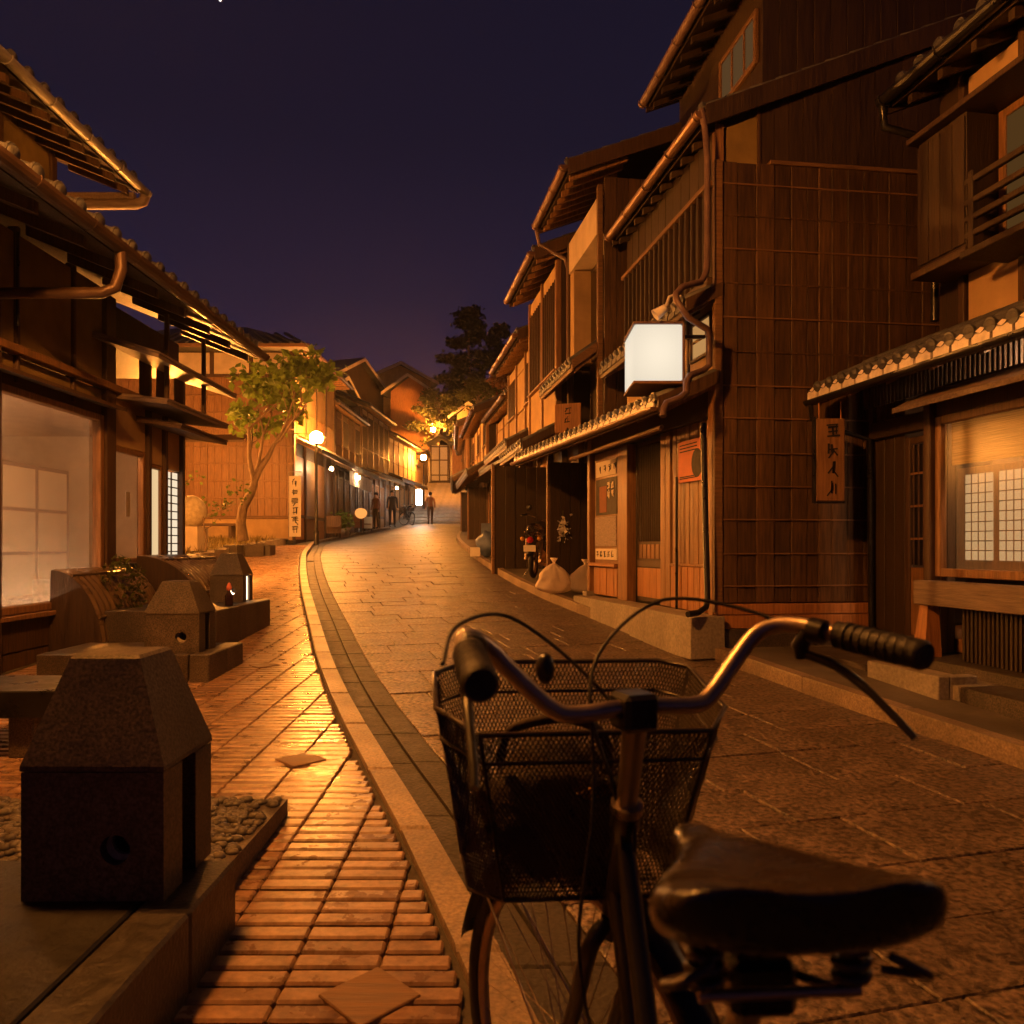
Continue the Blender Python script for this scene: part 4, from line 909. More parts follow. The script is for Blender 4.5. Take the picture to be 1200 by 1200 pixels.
# eaves and roofs
mb = MB(); f.prism(mb, [(.80, 3.44), (-1.3, 4.28), (-1.3, 4.20), (.80, 3.36)], -1.5, 9.05); mb.build('lower_roof', m_boardd, H)
tiles(f, H, -1.5, 9.05, .82, 3.46, -1.3, 4.30, .24)
f_gutter(f, H, -1.6, 9.1, .87, 3.40, m_copperd, .065)
for i in range(16): b = MB(); s = .4+i*.56; f.prism(b, [(.76, 3.355), (.0, 3.66), (.0, 3.58), (.76, 3.275)], s, s+.05); b.build('rafter', m_post, H)
MB().tube([f.p(5.74, .87, 3.36), f.p(5.74, .88, 3.22), f.p(5.73, .84, 3.08), f.p(5.70, .76, 3.03), f.p(5.62, .05, 3.0), f.p(5.60, .03, 2.95), f.p(5.60, .03, .2)], .042, 10).build('drain_pipe', m_copperd, H)
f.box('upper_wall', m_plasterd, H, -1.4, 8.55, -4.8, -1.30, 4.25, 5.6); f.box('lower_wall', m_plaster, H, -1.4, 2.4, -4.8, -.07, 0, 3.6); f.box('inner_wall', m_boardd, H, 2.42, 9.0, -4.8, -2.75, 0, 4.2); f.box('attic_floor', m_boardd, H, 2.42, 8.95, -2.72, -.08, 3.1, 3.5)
for s in (5.6, 6.6, 7.6, 8.5): f.box('post', m_post, H, s-.05, s+.05, -1.30, -1.26, 4.2, 5.5)
for k, s in enumerate((5.75, 6.75, 7.72)): frame(f, H, 'window_frame', m_wood, s, s+.75, -1.297, -1.27, 4.5, 5.1, .05); f.box('window_pane', m_plasterw, H, s+.051, s+.699, -1.295, -1.285, 4.551, 5.049)
mb = MB(); f.prism(mb, [(-.58, 5.36), (-2.8, 6.25), (-2.8, 6.17), (-.58, 5.28)], -1.5, 9.0); f.prism(mb, [(-2.802, 6.25), (-5.0, 5.36), (-5.0, 5.28), (-2.802, 6.17)], -1.5, 9.0); mb.build('roof', m_boardd, H)
tiles(f, H, -1.5, 9.0, -.56, 5.38, -2.8, 6.27, .24); f_gutter(f, H, -1.6, 9.06, -.50, 5.31, mat('zinc gutter', (.19, .18, .175), .5, .2, 8, bump=.05, metal=.15), .06)
for i in range(22): b = MB(); s = 2.5+i*.3; f.prism(b, [(-.62, 5.275), (-1.29, 5.545), (-1.29, 5.47), (-.62, 5.20)], s, s+.05); b.build('rafter', m_post, H)
MB().tube([f.p(9.0, -.50, 5.25), f.p(9.0, -.52, 5.19), f.p(9.0, -.60, 5.16), f.p(8.98, -1.5, 5.14), f.p(8.9, -1.6, 5.1)], .06, 10).build('drain_pipe', m_woodh, H)
f.box('barge_beam', m_woodh, H, 8.93, 9.0, -1.6, -.60, 5.19, 5.27)
t = thing('shrub', 'small leafy shrub in a pot at the foot of the shop corner', 'shrub', (-3.45, 7.0, .35))
MB().lathe([(0, 0), (.10, 0), (.14, .2), (.125, .2), (.12, .17), (0, .17)], 16, (-3.42, 6.75, gz(6.75))).build('pot', m_gran, t)
lf = MB()
for i in range(420):
    d = Vector((random.gauss(0, 1), random.gauss(0, 1), random.gauss(0, 1))).normalized()*random.uniform(.4, 1)**.5; c = Vector((-3.42, 6.75, .78))+Vector((d.x*.2, d.y*.2, d.z*.3)); a = Vector((random.gauss(0,1), random.gauss(0,1), random.gauss(0,1))).normalized()*.028; b_ = a.cross(Vector((random.random(), random.random(), random.random()))).normalized()*.014
    lf.add([c-a, c-b_, c+a, c+b_], [(0,1,2,3)])
lf.build('foliage', m_leafm, t)
MB().tube([(-3.42, 6.75, .4), (-3.41, 6.75, .6), (-3.43, 6.76, .8)], .012, 6).build('stem', m_bark, t)
def tubes_tree(mb, p, d, L, r, depth, tips, rnd, bend=.35, up=.25):
    n = 4; pts = [Vector(p)]; rs = [r]; d = Vector(d).normalized()
    for i in range(n):
        d = (d + Vector((rnd.gauss(0,1), rnd.gauss(0,1), rnd.gauss(0,1)))*bend*.35 + Vector((0,0,up*.3))).normalized(); pts.append(pts[-1]+d*L/n); rs.append(r*(1-.45*(i+1)/n))
    mb.tube(pts, rs, 7, cap=False)
    if depth == 0: tips.append((pts[-1], d)); tips.append((pts[-2], d)); return
    for k in range(rnd.choice((2, 3))):
        q = pts[rnd.choice((2, 3, 4))]; nd = (d + Vector((rnd.gauss(0,1), rnd.gauss(0,1), rnd.gauss(0,.6)))*.65).normalized()
        tubes_tree(mb, q, nd, L*rnd.uniform(.62, .85), rs[-1]*.8, depth-1, tips, rnd, bend, up)
def leafquad(mb, c, size, rnd, droop=0):
    a = Vector((rnd.gauss(0,1), rnd.gauss(0,1), rnd.gauss(0,.5)-droop)).normalized()*size; b = a.cross(Vector((rnd.gauss(0,1), rnd.gauss(0,1), rnd.gauss(0,1)))).normalized()*size*.45; nrm = a.cross(b).normalized()*size*.12
    mb.add([c-a*.2, c+a*.35-b+nrm, c+a, c+a*.35+b+nrm], [(0,1,2),(0,2,3)])
# ---------------------------------------------------------------- left house beyond the garden
H = thing('garden_side_house', 'large house with orange lit board side wall facing the little garden', 'house', (-8.5, 24.5, 1.2))
fs = FD(-6.4, 22.5, -1, 0, 1); ff = F(-6.4, 22.5, 0, -1)
fs.box('core_wall', m_boardd, H, .06, 6.4, -5.0, -.06, .9, 6.9)
fs.box('base_wall', m_plaster, H, .0, 6.4, -.05, .0, .9, 1.95); fs.box('base_cap', m_batten, H, .0, 6.4, -.02, .05, 1.952, 2.02)
boards(fs, H, 'board', m_wood, .0, 6.3, .21, -.05, .0, 2.03, 6.1)
for z in (2.55, 3.05, 3.55, 4.05, 4.55, 5.05, 5.55): fs.box('batten', m_wood, H, .0, 6.4, .008, .04, z, z+.04)
fs.box('top_rail', m_post, H, .0, 6.4, -.04, .03, 6.10, 6.19)
for k in range(4): fs.box('plaster_panel', m_plasterw, H, .16+k*1.15, 1.20+k*1.15, -.05, .0, 6.2, 6.82); fs.box('post', m_post, H, .03+k*1.15, .15+k*1.15, -.05, .025, 6.19, 6.85)
b = MB(); b.prism([fs.p(1.3, .45, 4.2), fs.p(1.3, .0, 4.42), fs.p(1.3, .0, 4.36), fs.p(1.3, .45, 4.14)], fs.a*5); b.build('side_canopy', m_post, H)
ff.box('corner_post', m_post, H, .0, .1, -.05, .03, 1.0, 6.85)
for k in range(4):
    a = .12+k*1.27; ff.box('plaster_panel', m_plaster, H, a, a+1.15, -.06, .0, 5.3, 6.8); ff.box('post', m_post, H, a+1.16, a+1.25, -.06, .03, 1.1, 6.85); w_ = ff.box('window', m_boardd, H, a, a+1.15, -.06, -.02, 4.5, 5.28); bars(ff, w_, m_wood, a, a+1.15, 9, -.018, .02, 4.5, 5.28, .03, joined=True)
    dr = ff.box('door', m_wood if k % 2 else m_orange, H, a, a+1.15, -.06, -.03, 1.35, 3.85); ff.box('door_rail', m_post, dr, a, a+1.15, -.03, -.005, 2.0, 2.1)
awning(ff, H, .3, 5.0, .0, .75, 4.02, 4.35, .22)
for i, z in enumerate((4.03,)): pass
# hipped roof
rb = MB(); e = [(-5.85, 22.0), (-13.2, 22.0), (-13.2, 28.0), (-5.95, 28.0)]; rg = [(-8.6, 24.9), (-10.6, 24.9)]; ze, zt = 6.95, 8.25
vs = [(*p, ze) for p in e] + [(*p, zt) for p in rg] + [(*p, ze-.1) for p in e] + [(*p, zt-.1) for p in rg]
rb.add(vs, [(0,1,5,4), (1,2,5), (2,3,4,5), (3,0,4), (6,7,8,9), (0,1,7,6), (1,2,8,7), (2,3,9,8), (3,0,6,9)]); rb.build('roof', m_tile, H)
for k in range(24): x = -6.0-k*.3; zt_ = .06; MB().beam((x, 21.98, 6.97), (x-(0.9 if k < 9 else 0), 21.98+1.4, 6.97+.66), .10, .07).build('roof_tile', m_tile, H)
MB().beam((-5.8, 21.97, 6.90), (-13.0, 21.97, 6.90), .05, .10).build('fascia', m_batten, H)
f_gutter(ff, H, -.55, 5.5, .58, 6.90, m_copper, .07, hooks=False)
for i in range(18): MB().beam(ff.p(.0+i*.31, .0, 6.84), ff.p(.0+i*.31, .52, 6.84), .05, .07).build('rafter', m_wood, H)
t = thing('banner', 'white vertical cloth banner with brushed characters at the house corner', 'banner', (-6.2, 22.2, gz(22)))
piece('cloth', m_paper, t, (-6.27, 22.2, 2.3), (.34, .015, 1.75)); brush(t, (-6.27, 22.188, 2.98), (1,0,0), (0,0,-.27), 6, .24, m_ink, seed=31)
MB().tube([(-6.46, 22.21, 1.2), (-6.46, 22.21, 3.3), (-6.08, 22.21, 3.3)], .014, 6).build('pole', m_steel, t); piece('foot', m_black, t, (-6.44, 22.21, 1.26), (.3, .3, .12))
row_house('left row shop with brown awning beyond the round street lamp', F(-6.62, 27.7, .03, -1), 5.0, 1.5, 4.05, 6.35, D=2.0, rec=.2, upper='mix', wing=False, far=True, tp=.33, lo=.8)
row_house('left row timber house with tall upper windows', F(-6.45, 32.9, .06, -1), 5.2, 1.85, 4.25, 7.2, D=2.0, rec=.2, upper='lattice', wing=False, far=True, tp=.33, lo=.8)
row_house('left row house nearest the foot of the steps', F(-6.15, 38.3, .10, -1), 6.0, 2.3, 4.5, 6.7, D=2.0, rec=.2, upper='plaster', wing=False, far=True, tp=.33, lo=.7)
for (x, y, z, nm) in ((-5.85, 24.9, 3.66, 'bare bulb under the eave of the garden side house'), (-5.75, 28.8, 3.72, 'bare bulb under the awning of the left row shop'), (-5.45, 36.3, 3.9, 'bare bulb under the eave of the timber house')):
    t = thing('shop_bulb', nm, 'lamp', (x, y, z)); MB().sphere((x, y, z), .055, 14, 8).build('globe', e_shop, t); MB().tube([(x, y, z+.05), (x, y, z+.30)], .012, 6).build('cord', m_black, t)
t = thing('shop_bulb', 'white lit shop lantern far up the street on the left', 'lamp', (-4.85, 40.0, 3.4)); b = MB(); b.cbox(-5.0, -4.7, 39.9, 40.2, 3.3, 4.1, .05); b.build('globe', e_white, t); MB().tube([(-4.85, 40.05, 4.1), (-5.3, 40.05, 4.3)], .02, 6).build('arm', m_black, t)
# cloth, lantern and plants outside the left row
t = thing('shop_curtain', 'pale pink split cloth hanging under the left row awning', 'curtain', (-5.85, 28.5, 3.4))
for k in range(7): piece('cloth', m_paper, t, (-5.83, 27.9+k*.62, 3.62), (.02, .58, .5+.03*(k % 2)))
t = thing('paper_lantern', 'round orange paper lantern on a stand before the left row shop', 'lantern', (-5.9, 30.0, gz(30)))
MB().sphere((-5.9, 30.0, gz(30)+.78), .24, 18, 12, (1, 1, .85), lambda d: 1+.02*math.sin(30*d.z)).build('shade', emat('lantern paper', (1, .36, .08), 1.1), t); MB().tube([(-5.9, 30.0, gz(30)), (-5.9, 30.0, gz(30)+.6)], .03, 8).build('stand', m_black, t); piece('foot', m_post, t, (-5.9, 30.0, gz(30)+.03), (.3, .3, .06))
for i, (x, y) in enumerate(((-6.02, 27.0), (-5.98, 27.6))):
    t = thing('potted_plant', ['green potted plant at the garden side house shopfront', 'green potted plant under the pink split cloth'][i], 'potted plant', (x, y, gz(y))); MB().lathe([(0, 0), (.13, 0), (.18, .3), (.16, .3), (.15, .26), (0, .26)], 16, (x, y, gz(y))).build('pot', m_granlt, t); lf = MB()
    for k in range(160): leafquad(lf, Vector((x+random.gauss(0,.14), y+random.gauss(0,.14), gz(y)+.55+random.gauss(0,.16))), .10, random)
    lf.build('foliage', m_leaf, t)
# goods outside the left row
for i, (x, y, w, h, m_) in enumerate(((-6.1, 26.3, .5, .75, m_wood), (-6.15, 28.2, .45, .55, m_woodh), (-6.1, 30.6, .4, .9, m_shirt), (-5.95, 31.7, .35, .6, m_white))):
    lb = ['wooden display stand beside the left row awning', 'low grey display crate under the bulb', 'rust coloured cloth covered stand', 'small white sandwich stand by the timber house'][i]
    t = thing('display_stand', lb, 'stand', (x, y, gz(y))); piece('panel', m_, t, (x, y, gz(y)+h*.6), (w, .06, h*.8)); piece('shelf', m_wood, t, (x, y+.03, gz(y)+h*.5), (w*.9, .3, .04))
    for q in (-1, 1): piece('leg', m_post, t, (x+q*w*.4, y+.05, gz(y)+h*.25), (.05, .05, h*.5))
# ---------------------------------------------------------------- street lamps
def street_lamp(x, y, z0, h, power, label, r=.155):
    t = thing('street_lamp', label, 'street lamp', (x, y, z0), group='globe street lamps')
    MB().lathe([(.075, -.05), (.075, .35), (.055, .38), (.045, .9), (.038, h-.45), (.05, h-.42), (.05, h-.36), (.035, h-.33), (.04, h-.21), (.09, h-.19), (.10, h-.16), (0, h-.16)], 16, (x, y, z0)).build('post', m_black, t)
    MB().sphere((x, y, z0+h), r, 24, 14).build('globe', emat('sodium globe', LAMPC, power), t)
    MB().lathe([(0, .20), (.03, .19), (.05, .165), (.10, .125), (.09, .12)], 14, (x, y, z0+h)).build('finial', m_black, t)
    return t
street_lamp(-5.78, 22.7, gz(22.7), 3.12, 1700, 'globe street lamp on a dark post beside the garden side house', r=.19)
street_lamp(-4.97, 43.2, terr(0, 43.2), 2.85, 2000, 'globe street lamp on the steps at the far end of the street')
street_lamp(-1.80, 2.42, .17, 4.0, 820, 'assumed tall globe street lamp, out of view in the raised pebble bed', r=.20)  # assumed lamp outside the view, inferred from light on bricks and board wall
street_lamp(-5.3, 11.6, gz(11.6), 2.3, 2000, 'assumed short globe lamp hidden just behind the corner shop')  # assumed lamp, hidden from view, added to light pavement and shopfront opposite
street_lamp(-5.6, 54.5, terr(0, 54.5), 2.6, 5000, 'globe street lamp among the hillside maples above the steps')
street_lamp(-8.6, 17.8, gz(17.8), 2.6, 1500, 'assumed short globe lamp hidden in the garden bed behind the corner shop')  # assumed lamp, hidden from view, added to light the garden and board wall
# ---------------------------------------------------------------- garden
rnd = random.Random(4)
t = thing('garden_tree', 'young leafy tree with bent trunk growing in the garden by the shop', 'tree', (-6.1, 17.6, 1.1))
tb = MB(); tr = [P(285,634,17.6), P(282,612,17.6), P(285,594,17.55), P(294,578,17.5), P(298,566,17.5)]; tb.tube(tr, [.13,.115,.10,.095,.085], 9, cap=False); tips = []
tubes_tree(tb, tr[-1], (-.25, -.05, 1), 1.25, .065, 3, tips, rnd); tubes_tree(tb, tr[-1], (.42, .1, 1), 1.3, .07, 3, tips, rnd); tubes_tree(tb, tr[-2], (.2, .3, 1), 1.5, .055, 2, tips, rnd)
tb.build('trunk', m_bark, t); lf = MB()
for (p, d) in tips:
    if 600+900*p.x/p.y > 350 and 640-900*(p.z-CAMZ)/p.y > 485: continue            # bare twigs on the lamp side
    for k in range(rnd.randint(8, 17)): leafquad(lf, p+Vector((rnd.gauss(0,.17), rnd.gauss(0,.17), rnd.gauss(0,.13))), rnd.uniform(.12, .22), rnd, .4)
lf.build('crown', m_leaf, t)
t = thing('tree_planter', 'dark flat stone planter edge at the foot of the garden tree', 'planter', P(293, 640, 17.4))
for i in range(6):
    a = 2*math.pi*i/6; piece('edge_stone', m_gran, t, (-5.95+.42*math.cos(a), 17.4+.40*math.sin(a), gz(17.4)+.10), (.40, .22, .26), a+math.pi/2)
piece('soil', m_ground, t, (-5.95, 17.4, gz(17.4)+.08), (.75, .7, .16))
t = thing('garden_bed', 'raised dry grass garden bed with stone edge behind the corner shop', 'garden bed', (-7.4, 17.5, gz(17)))
b = MB()
for y in (14.5, 16, 18, 20, 22.3): b.v += [(-10.5, y, gz(y)+.16), (-6.35-(y-16)*.05, y, gz(y)+.16)]
b.f = [(2*i, 2*i+1, 2*i+3, 2*i+2) for i in range(4)]; b.sm = [False]*4; b.build('soil', m_ground, t)
for i in range(10): y = 14.5+i*.78; piece('edge_stone', m_granlt, t, (-6.30-(y-16)*.05, y+.38, gz(y+.38)+.07), (.16, .76, .22))
gr = MB()
for i in range(2600):
    y = rnd.uniform(14.6, 22.2); x = rnd.uniform(-9.8, -6.45-(y-16)*.05); z = gz(y)+.16; h = rnd.uniform(.05, .17); a = rnd.uniform(0, 6.28); w_ = .014; lx, ly = rnd.gauss(0,.04), rnd.gauss(0,.04)
    gr.add([(x-w_*math.cos(a), y-w_*math.sin(a), z), (x+w_*math.cos(a), y+w_*math.sin(a), z), (x+lx, y+ly, z+h)], [(0,1,2)])
gr.build('grass', m_grass, t, kind='stuff')
t = thing('stone_ball', 'big rough stone ball resting on a pale block in the garden', 'sculpture', P(225, 635, 16.5))
c = P(222, 600, 16.5); MB().sphere(c, .36, 28, 18, fn=lambda d: 1+.015*math.sin(9*d.x+5*d.z)+.012*math.sin(13*d.y)).build('ball', m_stoneball, t)
piece('block', m_plasterw, t, (c.x-.02, c.y, (gz(16.5)+.16+c.z-.33)/2), (.62, .6, c.z-.33-gz(16.5)-.14))
t = thing('garden_sapling', 'thin sapling with a few pale leaves in the garden bed', 'sapling', P(240, 640, 16.2)); tb = MB(); tips = []; p0 = P(240, 642, 16.2); p0.z = gz(16.2)+.14; tubes_tree(tb, p0, (.05, 0, 1), 1.0, .022, 2, tips, rnd, up=.1); tb.build('trunk', m_bark, t); lf = MB()
for (p, d) in tips:
    for k in range(9): leafquad(lf, p+Vector((rnd.gauss(0,.1), rnd.gauss(0,.1), rnd.gauss(0,.05))), rnd.uniform(.05, .1), rnd)
lf.build('crown', m_leaf, t)
t = thing('garden_bench', 'low wooden bench against the ochre base wall of the garden', 'bench', (-8.4, 21.4, gz(21.4))); z = gz(21.4)+.16
piece('seat', m_post, t, (-8.4, 21.4, z+.42), (1.5, .4, .07)); piece('leg', m_post, t, (-9.0, 21.4, z+.19), (.08, .35, .4)); piece('leg', m_post, t, (-7.8, 21.4, z+.19), (.08, .35, .4))
# ---------------------------------------------------------------- rubbish bags, flowers, motorcycle, blue sheet
def rubbish(x, y, w, h, label, seed, m_):
    r_ = random.Random(seed); ph = [r_.uniform(0, 6) for _ in range(8)]; z = gz(y)+.012; t = thing('rubbish_bag', label, 'rubbish bag', (x, y, z)); b = MB(); c = Vector((x, y, z)); nu, nv = 40, 26; vs, fs_ = [], []
    for j in range(nv+1):
        q = j/nv; rad = w*.5*(math.sin(min(1, q*4)*math.pi/2)**.5)*(1-q**2.2)**.75 if q < 1 else 0
        for i in range(nu):
            a = 2*math.pi*i/nu; k = 1+.10*math.sin(3*a+ph[0]+3*q)+.07*math.sin(7*a+ph[1]-5*q)+.10*math.sin(13*a+ph[2]+9*q)*q+.04*math.sin(19*a+ph[4]-14*q)+.06*math.sin(5*q*3+ph[3]+2*a)
            vs.append(c+Vector((rad*k*math.cos(a), rad*.85*k*math.sin(a), h*.86*q)))
    for j in range(nv):
        for i in range(nu): fs_.append((j*nu+i, j*nu+(i+1)%nu, (j+1)*nu+(i+1)%nu, (j+1)*nu+i))
    b.add(vs, fs_, True); b.build('bag_body', m_, t)
    k_ = MB(); k_.lathe([(.03, h*.80), (.016, h*.87), (.03, h*.92), (.055, h*1.0), (.02, h*.96)], 10, (x, y, z)); k_.build('knot', m_, t); return t
rubbish(.56, 10.25, .50, .48, 'cloudy white rubbish bag standing nearest the kerb', 3, m_poly); rubbish(.98, 10.25, .48, .46, 'cloudy white rubbish bag leaning against the wooden post', 8, m_poly)
rubbish(1.10, 10.45, .36, .32, 'brown rubbish bag behind the two white bags', 9, mat('brown rubbish bag', (.16, .09, .05), .45, .3, 7, bump=.5))
t = thing('hanging_flowers', 'little spray of white flowers hung on the wing board wall', 'flowers', fg.p(4.33, -.10, 1.35)); lf = MB(); c = fg.p(4.33, -.10, 1.40)
for i in range(60): leafquad(lf, c+Vector((rnd.gauss(0,.035), rnd.gauss(0,.02), rnd.gauss(0,.09))), .055, rnd)
lf.build('petals', m_white, t, kind='stuff'); MB().tube([c+Vector((0,0,.25)), c, c-Vector((0,0,.2))], .006, 5).build('stem', m_leafm, t)
def wheel(parent, c, Rr, rt, M_, name='wheel', ns=32, tyre=m_rubber):
    W = Matrix.Translation(c) @ M_; w = place(bpy.data.objects.new(name, MB().torus((0,0,0), Rr-rt, rt, 56, 10).mesh('tyre', tyre)), parent, W)
    inst('rim', MB().torus((0,0,0), Rr-rt*2.2, rt*.62, 56, 8).mesh('rim', m_steel), w, W)
    sp = MB()
    for i in range(ns):
        a = 2*math.pi*i/ns; b_ = a+(.35 if i % 2 else -.35); sd = .022 if (i//2) % 2 else -.022; sp.tube([(.018*math.cos(b_), sd, .018*math.sin(b_)), ((Rr-rt*2.4)*math.cos(a), 0, (Rr-rt*2.4)*math.sin(a))], .0011 if Rr > .26 else .002, 4, cap=False)
    o = inst('spokes', sp.mesh('spokes', m_steel), w, W); o['kind'] = 'stuff'
    inst('hub', MB().lathe([(0, -.05), (.012, -.05), (.012, -.032), (.024, -.03), (.024, -.024), (.014, -.022), (.014, .022), (.024, .024), (.024, .03), (.012, .032), (.012, .05), (0, .05)], 14, M=Matrix.Rotation(R(90), 4, 'X')).mesh('hub', m_steel), w, W); return w
mx_, my_ = .34, 12.2; zg = gz(my_)+.02
t = thing('motorcycle', 'dark parked motorcycle with round red tail light and white plate', 'motorcycle', (mx_, my_, zg))
hd = Vector((.22, 1, 0)).normalized(); Mh = Matrix.Rotation(math.atan2(hd.y, hd.x), 4, 'Z'); L_ = lambda fwd, lat, z: Vector((mx_, my_, zg))+hd*fwd+Vector((-hd.y, hd.x, 0))*lat+Vector((0,0,z))
wheel(t, L_(0, 0, .27), .27, .04, Mh, ns=24); wheel(t, L_(1.2, 0, .27), .27, .04, Mh, ns=24)
MB().tube([L_(-.28, 0, .36), L_(-.2, 0, .5), L_(0, 0, .59), L_(.2, 0, .55)], .06, 10).build('rear_fender', m_black, t)
MB().tube([L_(-.12, 0, .74), L_(.0, 0, .76), L_(.3, 0, .75), L_(.55, 0, .73)], [.08, .12, .12, .07], 12).build('seat', m_leather, t)
MB().tube([L_(.5, 0, .74), L_(.6, 0, .80), L_(.8, 0, .80), L_(.92, 0, .74)], [.07, .13, .13, .06], 12).build('fuel_tank', m_black, t)
MB().tube([L_(.0, 0, .3), L_(.35, 0, .34), L_(.7, 0, .32), L_(.85, 0, .5), L_(.95, 0, .75)], .03, 8).build('frame', m_black, t); MB().tube([L_(.3, 0, .28), L_(.45, 0, .32), L_(.62, 0, .36)], [.09, .13, .10], 12).build('engine', m_steel, t)
for s_ in (-.07, .07):
    MB().tube([L_(1.2, s_, .27), L_(.98, s_, .9)], .022, 8).build('fork_leg', m_steel, t); MB().tube([L_(-.05, s_*1.6, .30), L_(.1, s_*1.7, .62)], .025, 8).build('shock', m_steel, t)
    MB().tube([L_(.92, s_*2, 1.0), L_(.88, s_*4, 1.05)], .012, 6).build('handlebar', m_steel, t); MB().sphere(L_(.9, s_*3.4, 1.17), .05, 12, 8, (1, .4, 1)).build('mirror', m_black, t); MB().tube([L_(.88, s_*4, 1.05), L_(.8, s_*5.2, 1.03)], .018, 8).build('grip', m_rubber, t)
    MB().sphere(L_(-.22, s_*1.9, .62), .035, 10, 8).build('indicator', m_yellow, t)
MB().sphere(L_(1.06, 0, .88), .09, 14, 10).build('headlamp', m_steel, t); MB().tube([L_(1.0, 0, .55), L_(1.25, 0, .56), L_(1.42, 0, .44)], .05, 8).build('front_fender', m_black, t)
MB().sphere(L_(-.27, 0, .60), .055, 14, 10, (1, .8, .9)).build('tail_light', m_red, t); piece('number_plate', m_white, t, L_(-.30, 0, .47), (.02, .19, .10), math.atan2(hd.y, hd.x)); MB().tube([L_(.5, -.1, .2), L_(.1, -.12, .22), L_(-.2, -.13, .28)], .03, 8).build('exhaust', m_steel, t)
for s_ in (-.1, .1): MB().tube([L_(-.2, s_, .73), L_(.1, s_, .70)], .010, 6).build('rack_bar', m_steel, t)
MB().tube([L_(.4, .08, .22), L_(.42, .26, -.01)], .012, 6).build('side_stand', m_black, t)
t = thing('crate_stack', 'blue plastic sheet over a stack of crates by the far wing wall', 'crates', (-.55, 16.9, gz(16.9))); z = gz(16.9)+.01
b = MB(); b.sphere((-.50, 16.9, z+.28), .36, 20, 12, (.8, .9, .8), lambda d: 1+.10*math.sin(6*d.x+4*d.z)+.06*math.sin(11*d.y)); b.build('sheet', m_blue, t); piece('crate', m_blue, t, (-.45, 17.0, z+.45), (.45, .45, .55)); piece('crate', m_white, t, (-.80, 16.8, z+.10), (.22, .25, .2))
# ---------------------------------------------------------------- people
def person(x, y, z, h, rz, top, leg, label, step=.0):
    """continuous skinned figure: local x = right, y = facing"""
    k = h/1.75; J = {'pel': (0,0,.95,.125), 'wai': (0,.005,1.12,.125), 'che': (0,.01,1.32,.15), 'nec': (0,.01,1.49,.058), 'hea': (0,.02,1.60,.085), 'top': (0,.015,1.70,.075)}
    E = [('pel','wai'), ('wai','che'), ('che','nec'), ('nec','hea'), ('hea','top')]
    for s_, n_ in ((-1, 'l'), (1, 'r')):
        st = step*s_; J.update({n_+'hip': (s_*.10, 0, .90, .10), n_+'kne': (s_*.105, st*.5+.02, .50, .068), n_+'ank': (s_*.11, st-.02, .09, .045), n_+'toe': (s_*.12, st+.14, .035, .035),
                  n_+'sho': (s_*.18, .0, 1.43, .062), n_+'elb': (s_*.235, -st*.3-.02, 1.14, .045), n_+'wri': (s_*.24, -st*.5+.08, .90, .032), n_+'han': (s_*.235, -st*.5+.11, .80, .034)})
        E += [('pel', n_+'hip'), (n_+'hip', n_+'kne'), (n_+'kne', n_+'ank'), (n_+'ank', n_+'toe'), ('che', n_+'sho'), (n_+'sho', n_+'elb'), (n_+'elb', n_+'wri'), (n_+'wri', n_+'han')]
    keys = list(J); me = bpy.data.meshes.new('person'); me.from_pydata([J[q][:3] for q in keys], [(keys.index(a), keys.index(b)) for a, b in E], [])
    o = bpy.data.objects.new('tmp', me); COL.objects.link(o); md = o.modifiers.new('s', 'SKIN')
    for i, q in enumerate(keys): sv = me.skin_vertices[0].data[i]; sv.radius = (J[q][3], J[q][3]*(.8 if q in ('che', 'wai', 'pel') else 1)); sv.use_root = (q == 'pel')
    o.modifiers.new('d', 'SUBSURF').levels = 2
    dg = bpy.context.evaluated_depsgraph_get(); m2 = bpy.data.meshes.new_from_object(o.evaluated_get(dg)); bpy.data.objects.remove(o)
    for q in (m_skin, top, leg, m_black): m2.materials.append(q)
    for p in m2.polygons:
        c = p.center; p.use_smooth = True
        p.material_index = 3 if c.z < .10 else 2 if c.z < .97 and abs(c.x) < .19 else 0 if c.z > 1.47 or c.z < .91 else 1
    W = Matrix.Translation((x, y, z)) @ Matrix.Rotation(rz, 4, 'Z') @ Matrix.Scale(k, 4); t = thing('person', label, 'person', (x, y, z)); inst('body', m2, t, W)
    inst('hair', MB().sphere((0, -.005, 1.665), .112, 16, 10, (.88, 1, .92), lambda d: .9 if (d.y > .3 and d.z < .35) else 1.0).mesh('hair', m_hair), t, W); return t
person(-5.55, 35.6, gz(35.6)+.0, 1.72, R(200), m_navy, m_navy, 'person in navy clothes standing beside the left row shops')
person(-4.15, 39.0, gz(39)-.07, 1.66, R(10), m_shirt, m_post, 'person in rust top walking up the middle of the street', step=.25)
person(-6.0, 33.9, gz(33.9), 1.62, R(150), m_shirt, m_post, 'person in rust top standing under the timber house awning')
